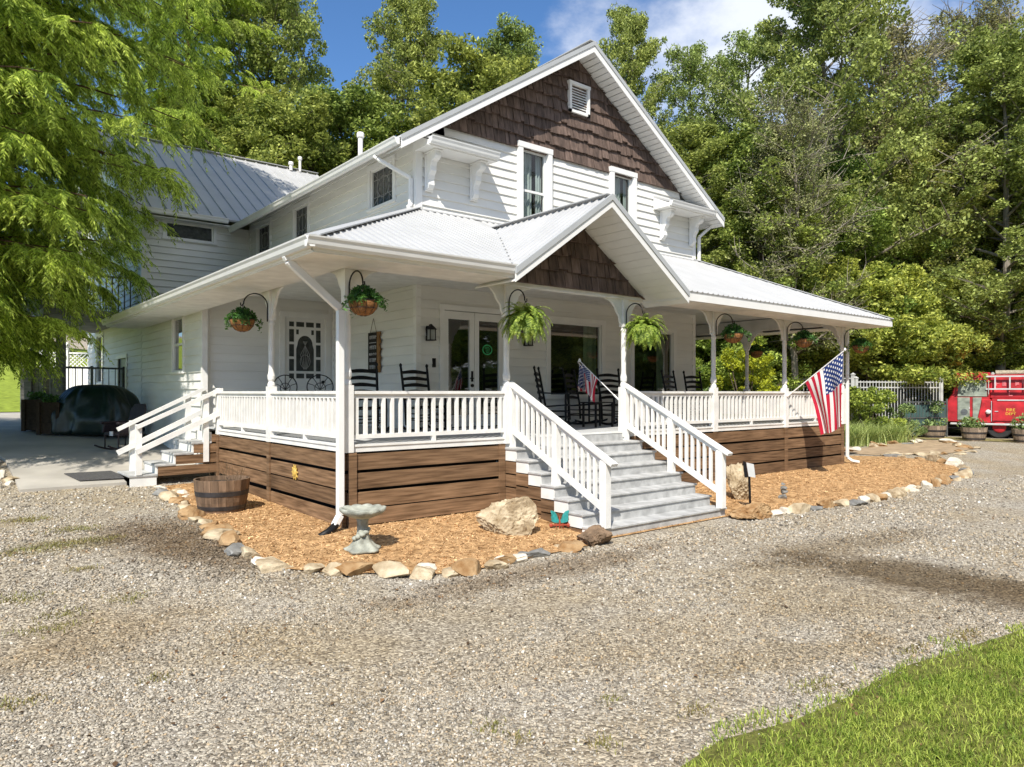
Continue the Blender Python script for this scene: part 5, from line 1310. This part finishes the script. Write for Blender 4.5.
tpart('hose_bed', mat('canvas_hose', (.35,.30,.22), .9, .4, (20,4,20), .5, 30), lambda b: [b.tube([(1.5,.35+.17*k,2.66+.03*(k%3)),(4.4,.35+.17*k,2.70),(7.4,.35+.17*k,2.65)], .075, 8) for k in range(8)], bevel=0)
tpart('grab_rail', M['aluminium'], lambda b: b.tube([(1.25,.03,1.75),(1.25,-.02,1.8),(1.25,-.02,2.3),(1.25,.03,2.35)], .016, 6), bevel=0)
tpart('door_handle', M['aluminium'], lambda b: (b.box(1.46,-.075,1.08,1.58,-.051,1.11), b.box(.56,.005,1.18,.60,.024,1.26)), bevel=0)
for x in (1.62, 5.4):
    wl = MB()
    wl._rings([[(x+rad*math.cos(a), y, .45+rad*math.sin(a)) for a in np.linspace(0,6.283,28,endpoint=False)] for y, rad in ((.04,.30),(.02,.42),(.06,.46),(.26,.46),(.3,.40))]); wo = wl.build('wheel', M['tyre'], ft, smooth=False)
    hb = MB(); hb._rings([[(x+rad*math.cos(a), y, .45+rad*math.sin(a)) for a in np.linspace(0,6.283,20,endpoint=False)] for y, rad in ((.03,.24),(.0,.2),(-.02,.08))]); hb.build('rim', M['red'], wo)
tpart('chassis', M['dark'], lambda b: b.box(-.3,.3,.35,7.4,1.8,.6), bevel=0)
def text(body, size, loc, m, name='lettering'):
    c = bpy.data.curves.new(name, 'FONT'); c.body = body; c.size = size; c.align_x = 'CENTER'; c.extrude = .003; c.materials.append(m)
    tmp = bpy.data.objects.new(name, c); me = bpy.data.meshes.new_from_object(tmp); bpy.data.objects.remove(tmp)
    o = bpy.data.objects.new(name, me); COL.objects.link(o); o.parent = ft; o.location = loc; o.rotation_euler = (R(90), 0, 0); return o
text('FIRE', .17, (2.0,-.058,1.10), M['yellow']); text('DEPT', .15, (2.0,-.058,.95), M['yellow'])
# pale blocks stand for the faded lettering behind the ladder
rr = random.Random(8); b = MB()
for k in range(26):
    x = 1.5+k*.22; zz = rr.choice((1.72,2.14,2.16,2.2)); b.box(x, .165, zz, x+.035, .178, zz+.2); b.box(x+.036, .166, zz+rr.choice((0,.08,.16)), x+.13, .178, zz+rr.choice((.04,.12,.2)))
b.build('chipped_lettering', mat('faded_pink_red', (.62,.16,.17), .6, .3, (9,9,9)), ft)
M['bar_leaf'] = leaf_mat('barrel_plant_leaves', (.12,.21,.06), 0, .45, .35, (.28,.36,.13), nscale=3)
def leaf_cloud(name, centers, radii, per, size, m, parent, up=.2, asp=.45, squash=.8):
    C = np.asarray(centers, float); Rr = np.asarray(radii, float); k = np.repeat(np.arange(len(C)), per); n = len(k)
    d = rng.normal(size=(n,3)); d /= np.linalg.norm(d, axis=1)[:,None]; rad = rng.uniform(.25,1,n)**.5
    P = C[k]+d*(Rr[k]*rad)[:,None]*np.array([1,1,squash])
    nr, t, bt2 = rand_basis(n, up); l = (size*rng.uniform(.6,1.3,n))[:,None]*.5; w = l*asp*2*.5
    V = np.stack([P-t*l, P+bt2*w-nr*l*.1, P+t*l, P-bt2*w-nr*l*.1], 1)
    return fast_mesh(name, V.reshape(-1,3), np.arange(n*4).reshape(-1,4), m, parent)
for i, (x, y, hh, lab) in enumerate(((28.3,2.85,.95,'weathered half barrel with a tall leafy plant, left of the truck cab'),(28.15,1.35,.30,'weathered half barrel with low green plants under the truck cab'),(28.6,-.25,.5,'weathered half barrel with pale plants under the ladder end of the truck'))):
    o = make_barrel(.36,.46,.52, M['barrel_grey']); o.location = (x-.9, y-.2, g(x-.9,y-.2)); tag(o, lab, 'planter', 'half barrels in front of the fire truck')
    cs = [(rr.uniform(-.34,.34), rr.uniform(-.34,.34), .52+rr.uniform(0,hh)) for _ in range(12)]; leaf_cloud('foliage', cs, [.24]*12, 46, .12, M['bar_leaf'], o)
# daylily and shrub clump right of the porch
M['lily'] = leaf_mat('daylily_blades', (.26,.37,.09), 0, .45, .4, (.52,.58,.22), nscale=1)
def lily(x, y, label, n=700, s=1.):
    r = empty('daylily_clump', (x,y,g(x,y))); tag(r, label, 'plant', 'daylily clumps right of the porch')
    a = rng.uniform(0,6.283,n); L = rng.uniform(.5,.95,n)*s; bxy = np.stack([rng.normal(0,.22*s,n), rng.normal(0,.22*s,n), np.zeros(n)], 1)
    d = np.stack([np.cos(a), np.sin(a), np.zeros(n)], 1); sd = np.stack([-np.sin(a), np.cos(a), np.zeros(n)], 1)*.014; ln = rng.uniform(.45,1.05,n)[:,None]
    V = []; 
    for q in (0,.35,.7,1.): V += [bxy+d*(L[:,None]*q*q*ln)+np.array([0,0,1])*(L[:,None]*(q-.45*q*q*ln*1.1))+sd*(1-q*.85)*s_ for s_ in (-1,1)]
    V = np.stack(V, 1); Q = (np.arange(n)*8)[:,None,None]+np.array([(0,1,3,2),(2,3,5,4),(4,5,7,6)])[None]
    fast_mesh('blades', V.reshape(-1,3), Q.reshape(-1,4), M['lily'], r)
for (x, y, s, lab) in ((20.6,3.0,1.25,'daylily clump with arching blades nearest the porch corner'),(22.2,3.0,1.25,'daylily clump in the middle of the row behind the flagstones'),(23.8,2.75,1.3,'daylily clump at the end of the row nearest the truck'),(21.6,3.9,1.4,'daylily clump standing at the back of the row against the shrub')):
    lily(x, y, lab, 700, s)
def shrub(name, x, y, rx, rz_, m, label, n=40, per=140, size=.10, group=None, zc=None, seed=0):
    r = empty(name, (x,y,g(x,y))); tag(r, label, 'shrub', group); q = random.Random(seed+5); cs = []; rs = []
    for _ in range(n):
        a = q.uniform(0,6.283); rad = rx*math.sqrt(q.random()); h = q.uniform(.12,1)
        k = math.sqrt(max(.05,1-(2*h-.9)**2*.75)); cs.append((rad*math.cos(a)*k, rad*math.sin(a)*k, rz_*h)); rs.append(q.uniform(.16,.34)*min(rx,rz_)*.8)
    leaf_cloud('foliage', cs, rs, per, size, m, r, .25)
    st_ = MB()
    for c in cs[::3]: st_.tube([(c[0]*.1,c[1]*.1,0),(c[0]*.5,c[1]*.5,c[2]*.55),tuple(np.array(c)*.97)], [.03,.018,.006], 5)
    st_.build('stems', M['bark'], r); return r

# ------------------------------------------------------------------ trees
def at(bearing, dist):                       # ground point: tangent of the bearing from the view axis, metres ahead
    return CAM[0]+dist*(FWD[0]+bearing*RGT[0]), CAM[1]+dist*(FWD[1]+bearing*RGT[1])
M['leafA'] = leaf_mat('broad_leaf_olive', (0.165, 0.215, 0.045), .02, .40, .42, (0.46, 0.49, 0.13), nscale=.35)
M['leafB'] = leaf_mat('broad_leaf_green', (0.135, 0.215, 0.042), .02, .40, .42, (0.4, 0.47, 0.11), nscale=.35)
M['leafC'] = leaf_mat('broad_leaf_yellowing', (0.165, 0.215, 0.05), .012, .42, .42, (0.43, 0.49, 0.14), nscale=.4)
M['leafD'] = leaf_mat('broad_leaf_dull', (0.21, 0.22, 0.09), .02, .40, .42, (0.45, 0.43, 0.19), nscale=.4)
M['leafG'] = leaf_mat('sunlit_branch_leaf', (.22,.30,.05), .0, .45, .42, (.58,.60,.13), nscale=.7)
M['leafY'] = leaf_mat('golden_shrub', (.30,.36,.02), 0, .3, .35, (.42,.44,.03), nscale=.8)
M['leafU'] = leaf_mat('understory_leaf', (0.17, 0.25, 0.045), .02, .45, .42, (0.5, 0.54, 0.11), nscale=.6)
def make_tree(seed, H, cr, z0f, nl, per, leaf, lm, bark, twig=0, crad=(.45,.95), shape=.55, name='broadleaf_tree', tr=.22):
    q = random.Random(seed); r = empty(name); b = MB()
    P = []; x = y = 0
    for i in range(9):
        P.append(Vector((x, y, H*.97*i/8))); x += q.uniform(-.28,.28)*H/18; y += q.uniform(-.28,.28)*H/18
    tz = lambda z: (lambda k: P[int(k)].lerp(P[min(int(k)+1,8)], k-int(k)))(min(7.999, max(0, z/(H*.97)*8)))
    b.tube(P, [tr*(1-.93*i/8)+.02 for i in range(9)], 9)
    cs = []; rs = []
    for i in range(nl):
        f = (i+q.random())/nl; z = H*(z0f+(.97-z0f)*f); az = 2.4*i+q.uniform(-.5,.5)
        prof = (math.sin(math.pi*min(1,(f*.74+.12))**shape))**.8*q.uniform(.65,1.15); L = max(.5, cr*prof)
        rise = q.uniform(.15,.6)+.6*f; p = tz(z); d = Vector((math.cos(az), math.sin(az), rise)).normalized(); pts = [p]
        n = 6
        for k in range(n):
            p = p+d*(L/n); d = (d+Vector((q.uniform(-.22,.22), q.uniform(-.22,.22), q.uniform(-.16,.12)))).normalized(); pts.append(p)
        r0 = tr*.36*(1-.6*f)+.012; b.tube(pts, [r0*(1-.85*k/n) for k in range(n+1)], 6)
        for k in range(2, n+1):
            cs.append(pts[k]+Vector((q.uniform(-.3,.3),)*3)); rs.append(q.uniform(*crad))
            for s in range(2 if k < n else 1):
                a2 = az+q.choice((-1,1))*q.uniform(.5,1.3); d2 = Vector((math.cos(a2), math.sin(a2), q.uniform(-.1,.7))).normalized(); l2 = L*q.uniform(.22,.42)
                e = pts[k]+d2*l2*.5+Vector((0,0,q.uniform(-.1,.15))); e2 = e+d2*l2*.5+Vector((0,0,q.uniform(-.2,.2)))
                b.tube([pts[k], e, e2], [r0*.4, r0*.25, .006], 4)
                cs.append(e2); rs.append(q.uniform(*crad)*.85)
                for t in range(twig):
                    d3 = (d2+Vector((q.uniform(-.8,.8), q.uniform(-.8,.8), q.uniform(-.5,.8)))).normalized(); e3 = e.lerp(e2, q.random())
                    m3 = e3+d3*q.uniform(.4,.9); b.tube([e3, m3, m3+(d3+Vector((q.uniform(-.4,.4),q.uniform(-.4,.4),.2)))*q.uniform(.3,.7)], [.022,.015,.006], 3)
    b.build('trunk', bark, r)
    leaf_cloud('crown', [tuple(c) for c in cs], rs, per, leaf, lm, r, .35, .5, .75)
    return r
PROTO = {
 'A': make_tree(1, 20, 4.3, .22, 46, 125, .175, M['leafA'], M['bark_pale'], crad=(.32,.72)),
 'B': make_tree(2, 14, 4.2, .14, 40, 140, .17, M['leafB'], M['bark'], crad=(.32,.72)),
 'C': make_tree(3, 20, 4.4, .35, 36, 80, .165, M['leafC'], M['bark_pale'], crad=(.3,.65)),
 'D': make_tree(4, 18, 4.6, .25, 34, 62, .155, M['leafD'], M['bark_pale'], twig=3, crad=(.4,.9)),
 'E': make_tree(5, 7, 3.0, .06, 34, 170, .15, M['leafU'], M['bark'], crad=(.35,.7), tr=.12, name='understory_tree'),
 'G': make_tree(8, 7, 3.4, .36, 30, 150, .19, M['leafG'], M['bark'], crad=(.35,.7), tr=.10, name='overhanging_tree'),
 'F': make_tree(6, 20, 5.2, .20, 48, 125, .18, M['leafC'], M['bark_pale'], crad=(.35,.8)),
}
PH = dict(G=7, A=20, B=14, C=20, D=18, E=7, F=20)
used = set()
def plant(kind, bearing, dist, top, label, wid=1., cat='tree', group=None):
    x, y = at(bearing, dist); z = g(x, y)-.15
    o = PROTO[kind] if kind not in used else copy_tree(PROTO[kind]); used.add(kind)
    s = (top-z)/PH[kind]; o.location = (x, y, z); o.scale = (s*wid, s*wid, s); o.rotation_euler = (0,0,rnd.uniform(0,6.28)); tag(o, label, cat, group); return o
TREES = [
 ('A',-.345,36,24.5,.78,'tall olive green tree rising behind the back wing ridge out of the picture'),
 ('A',-.150,37,22.5,.74,'tall olive tree right of the blue sky gap, behind the main roof'),
 ('F',-.020,40,21.5,.85,'tall tree directly behind the upper left slope of the main gable'),
 ('B',-.060,33,17.0,1.0,'mid height green tree behind the main roof, below the tall trees'),
 ('B',-.215,34,15.5,1.1,'mid height green tree behind the pipe on the main roof'),
 ('B',-.300,31,14.0,1.1,'bushy green tree just above the ridge pipes of the back wing'),
 ('B',-.400,33,15.5,1.1,'bushy green tree behind the back wing roof beside the feathery tree'),
 ('C',.060,43,20.5,.6,'slim tree behind the apex of the main gable'),
 ('A',.160,42,24.0,.62,'tall narrow tree just right of the main gable apex'),
 ('C',.250,44,23.0,.8,'thin crowned tree with sky showing through, right of the gable'),
 ('C',.325,42,22.5,.85,'thin crowned tree with bare limbs beside the sky gap'),
 ('F',.455,36,25.5,.85,'big spreading tree right of the sky gap, running out of the picture'),
 ('D',.530,38,21.5,1.0,'half bare grey branched tree in the right hand wood'),
 ('D',.400,30,13.5,.9,'half bare grey branched tree lower down, right of the main gable'),
 ('D',.615,40,23.0,1.0,'half bare tree against the sky at the top right'),
 ('F',.690,34,18.0,1.15,'yellow green tree with a full crown at the right edge'),
 ('F',.75,36,21.0,1.0,'tall tree partly outside the right edge of the photo'),
 ('A',.240,33,14.0,1.2,'dense tree behind the right slope of the main roof'),
 ('B',.345,32,13.0,1.1,'green tree above the right end of the porch roof'),
 ('B',.450,35,13.0,1.1,'green tree in the middle of the right hand wood'),
 ('A',.580,35,14.0,1.1,'dark leaved tree between the grey bare trees'),
 ('B',.635,37,13.5,1.1,'green tree standing behind the fire truck'),
 ('B',.72,38,12.5,1.1,'green tree over the ladder of the fire truck'),
 ('E',.540,37,7.8,1.0,'low leafy tree with sunlit branches above the picket fence'),
 ('E',.455,35,7.5,1.1,'low leafy tree at the right end of the porch roof'),
 ('E',.300,31,6.0,1.2,'low leafy tree seen through the porch beside the house corner'),
 ('E',.395,36,7.0,1.2,'low leafy tree seen through the porch behind the flag pole'),
 ('E',.610,35,7.0,1.2,'low leafy tree left of the fire truck roof'),
 ('E',.690,38,7.0,1.2,'low leafy tree behind the fire truck body'),
 ('G',.495,31.5,6.6,1.05,'low tree with bright sunlit branches hanging over the white picket fence'),
 ('G',.550,31.6,6.2,.95,'low tree with bright sunlit leaves reaching over the cab of the fire truck'),
 ('G',.42,33,7.0,1.0,'low bright leaved tree seen under the right end of the porch roof'),
 ('B',-.66,58,13.5,1.3,'distant tree at the back of the left lawn, lowest at the left edge'),
 ('B',-.74,56,14.0,1.3,'distant tree at the back of the left lawn, outermost'),
 ('A',-.55,56,21.0,1.2,'distant tall tree behind the feathery tree'),
 ('B',-.50,48,17.0,1.2,'distant green tree hidden behind the feathery tree'),
]
for k, be, di, top, wd, lab in TREES: plant(k, be, di, top, lab, wd)
back = 'far wood behind the named trees'
for be, di, top, k in ((.20,47,15,'A'),(.30,49,13,'B'),(.38,47,13,'A'),(.48,46,19,'B'),(.56,47,20,'A'),(.64,45,19,'B'),(.72,46,20,'A'),(.80,42,18,'B'),(.12,46,16,'B'),(-.08,46,16,'A'),(-.2,46,17,'B'),(-.3,46,17,'A'),(-.42,46,18,'B')):
    plant(k, be, di, top, 'dense green tree deep in the wood behind the nearer trees', 1.25, group=back)
shrub('golden_shrub', *at(.330,24.5), 1.15, 3.5, M['leafY'], 'bright yellow green rounded shrub seen through the porch', n=60, per=150, size=.11, seed=1)
shrub('shrub', *at(.495,28), 1.25, 2.0, M['leafU'], 'leafy green shrub behind the daylilies at the porch corner', n=46, per=190, size=.13, seed=2)
shrub('shrub', *at(.548,28.3), 1.0, 1.3, M['bar_leaf'], 'low green shrub at the right end of the daylily row', n=30, per=120, size=.10, seed=3)
shrub('shrub', *at(.285,25.5), 1.2, 1.9, M['bar_leaf'], 'dark green shrub seen through the porch left of the golden shrub', n=40, per=120, size=.12, seed=4)
shrub('shrub', *at(.42,34), 1.6, 3.2, M['leafU'], 'tall green shrub seen through the porch right of the golden shrub', n=50, per=120, size=.12, seed=5)
shrub('hedge_shrub', *at(-.69,62), 6, 4.6, M['leafB'], 'dark shrubbery at the top of the left lawn', n=60, per=160, size=.35, seed=6)

# feathery swamp cypress at the left
def cypress(x, y, H, rmax, label, seed=1, nb=230, name='feathery_cypress', dens=1.):
    q = random.Random(seed); r = empty(name, (x,y,g(x,y)-.1)); tag(r, label, 'tree'); b = MB()
    b.tube([(0,0,0),(.05,.02,.5),(.0,.05,H*.3),(.1,-.05,H*.6),(.0,0,H)], [.42,.30,.22,.14,.02], 12)
    segs = []
    for i in range(nb):
        z = 2.6+(H-2.9)*(i+q.random())/nb; az = 2.39996*i+q.uniform(-.3,.3)
        L = rmax*(1-math.exp(-(z-1.2)/2.5))*(1-max(0,(z-H*.62)/(H*.40))**1.5)*q.uniform(.62,1.12)
        if L < .3: continue
        p = Vector((0,0,z)); d = Vector((math.cos(az), math.sin(az), q.uniform(.05,.40))).normalized(); pts = [p]; n = 9
        for k in range(n):
            p = p+d*(L/n); d = (d+Vector((q.uniform(-.10,.10), q.uniform(-.10,.10), -.055-.03*k/n))).normalized(); pts.append(p)
        b.tube(pts, [.032*(1-.85*k/n)*min(1,L/4)+.005 for k in range(n+1)], 5)
        for k in range(2, n+1):
            for sgn in (-1, 1):
                if q.random() < .12: continue
                dd = (pts[k]-pts[k-1]).normalized(); sd = dd.cross(Vector((0,0,1))).normalized()*sgn
                e = (sd*q.uniform(.5,1)+dd*q.uniform(.4,1)+Vector((0,0,q.uniform(-.15,.30)))).normalized(); l2 = q.uniform(.55,1.35)*(1.15-.6*k/n); p2 = pts[k].lerp(pts[k-1], q.random()); m2 = 4
                for t in range(m2):
                    p3 = p2+e*(l2/m2); e = (e+Vector((0,0,-.16))).normalized()
                    for w in range(max(1, int(2*dens))):
                        segs.append((p2.lerp(p3, q.random()), (e+Vector((q.uniform(-.75,.75), q.uniform(-.75,.75), q.uniform(-.35,.35)))).normalized(), q.uniform(.28,.62)))
                    p2 = p3
        for t in range(4): segs.append((pts[-1], (d+Vector((q.uniform(-.5,.5),q.uniform(-.5,.5),q.uniform(-.2,.3)))).normalized(), q.uniform(.35,.7)))
    b.build('trunk', M['bark_red'], r)
    n = len(segs); C = np.array([s[0] for s in segs]); E_ = np.array([s[1] for s in segs]); L = np.array([s[2] for s in segs])
    m_ = 15; V = []
    for k in range(m_):
        f = (k+.5)/m_; base = C+E_*(L*f)[:,None]+np.array([0,0,-1])*(L*f*f*.65)[:,None]
        for s in (-1,1):
            side = np.cross(E_, [0,0,1.]); side /= np.linalg.norm(side, axis=1)[:,None]+1e-6
            dr = side*s*rng.uniform(.3,1,n)[:,None]+E_*rng.uniform(.3,.9,n)[:,None]+np.array([0,0,-1])*rng.uniform(.2,1.1,n)[:,None]; dr /= np.linalg.norm(dr, axis=1)[:,None]
            ln = rng.uniform(.10,.22,n)[:,None]*(1.1-.5*f); wv = np.cross(dr, rng.normal(size=(n,3))); wv /= np.linalg.norm(wv, axis=1)[:,None]+1e-6
            wv *= .0135
            V.append(np.stack([base-wv*.4, base+dr*ln*.45+wv, base+dr*ln, base+dr*ln*.45-wv], 1))
    V = np.concatenate(V).reshape(-1,3); fast_mesh('crown', V, np.arange(len(V)).reshape(-1,4), M['cyp'], r)
    return r
M['cyp'] = leaf_mat('cypress_needles', (.20,.31,.04), .0, .42, .55, (.60,.70,.13), nscale=.6)
cypress(-5.15, 10.1, 22, 6.0, 'feathery light green cypress overhanging the patio and the back wing', 1, 540)
cypress(*at(-.455,33), 25, 4.6, 'second feathery cypress rising behind the back wing at the upper left', 2, 150)
for x, y, top, k in ((-14,-34,20,'A'),(-4,-36,22,'B'),(6,-33,21,'A'),(15,-35,22,'B'),(24,-33,21,'A'),(33,-36,22,'B'),(43,-34,22,'A'),(54,-36,22,'B')):
    o = copy_tree(PROTO[k]); sc_ = top/PH[k]; o.location = (x,y,-.3); o.scale = (sc_*1.15,sc_*1.15,sc_); o.rotation_euler = (0,0,rnd.uniform(0,6.28)); tag(o, 'tree across the drive, seen only as a reflection in the porch windows', 'tree', 'trees across the drive reflected in the windows')

for k, x in enumerate((-9, 0, 9, 17, 25, 34, 42, 50, 60)):
    o = copy_tree(PROTO['E']); o.location = (x,-31+(k%3)*1.5,-.3); o.scale = (1.75,1.75,1.35); o.rotation_euler = (0,0,rnd.uniform(0,6.28)); tag(o, 'tree across the drive, seen only as a reflection in the porch windows', 'tree', 'trees across the drive reflected in the windows')
# ------------------------------------------------------------------ camera, sun, sky
cam = bpy.data.cameras.new('camera'); co = bpy.data.objects.new('camera', cam); COL.objects.link(co); SC.camera = co
cam.sensor_width = 36; cam.lens = 36*716/1024; cam.shift_y = 8.5/1024; cam.clip_end = 2000; cam.clip_start = .05
co.location = CAM; co.rotation_euler = (math.pi/2, 0, -math.atan2(FWD[0], FWD[1]))
SD = Vector((1, .82, -1.42)).normalized()                   # direction the sunlight travels
sl = bpy.data.lights.new('sun', 'SUN'); sl.energy = 4.6; sl.angle = R(.53); sl.color = (1, .945, .85)
so_ = bpy.data.objects.new('sun', sl); COL.objects.link(so_); so_.rotation_euler = SD.to_track_quat('-Z', 'Y').to_euler(); so_.location = (-20,-12,30)
wd = bpy.data.worlds.new('World'); SC.world = wd; wd.use_nodes = True; N = wd.node_tree.nodes; L = wd.node_tree.links
bg = N['Background']; bg.inputs[1].default_value = .15
sk_ = N.new('ShaderNodeTexSky'); sk_.sky_type = 'NISHITA'; sk_.sun_disc = False; sk_.sun_elevation = math.asin(-SD.z); sk_.sun_rotation = math.atan2(-SD.x, -SD.y)
sk_.air_density = .85; sk_.dust_density = .15; sk_.ozone_density = 4.5
tc = N.new('ShaderNodeTexCoord'); nz = N.new('ShaderNodeTexNoise'); nz.inputs['Scale'].default_value = 3.2; nz.inputs['Detail'].default_value = 9; nz.inputs['Roughness'].default_value = .58
mp = N.new('ShaderNodeMapping'); mp.inputs['Scale'].default_value = (1,1,1.7); mp.inputs['Location'].default_value = (.3,.1,0)
L.new(tc.outputs['Generated'], mp.inputs[0]); L.new(mp.outputs[0], nz.inputs['Vector'])
dt = N.new('ShaderNodeVectorMath'); dt.operation = 'DOT_PRODUCT'; dt.inputs[1].default_value = (RGT[0], RGT[1], 0); L.new(tc.outputs['Generated'], dt.inputs[0])
ma = N.new('ShaderNodeMath'); ma.operation = 'MULTIPLY_ADD'; ma.inputs[1].default_value = .35; L.new(dt.outputs['Value'], ma.inputs[0]); L.new(nz.outputs['Fac'], ma.inputs[2])
cr = N.new('ShaderNodeMapRange'); cr.interpolation_type = 'SMOOTHSTEP'; cr.inputs[1].default_value = .52; cr.inputs[2].default_value = .76; cr.inputs[4].default_value = .88; L.new(ma.outputs[0], cr.inputs[0])
mx = N.new('ShaderNodeMix'); mx.data_type = 'RGBA'; mx.inputs[7].default_value = (5.0,5.2,5.6,1); L.new(cr.outputs[0], mx.inputs[0]); hv = N.new('ShaderNodeHueSaturation'); hv.inputs['Saturation'].default_value = 1.12; hv.inputs['Value'].default_value = .9; L.new(sk_.outputs[0], hv.inputs['Color']); L.new(hv.outputs[0], mx.inputs[6]); L.new(mx.outputs[2], bg.inputs[0])
SC.view_settings.view_transform = 'Standard'; SC.view_settings.look = 'None'; SC.view_settings.exposure = .50; SC.view_settings.gamma = 1
SC.cycles.max_bounces = 8; SC.cycles.transparent_max_bounces = 12; SC.cycles.use_denoising = True
SC.cycles.caustics_reflective = False; SC.cycles.caustics_refractive = False
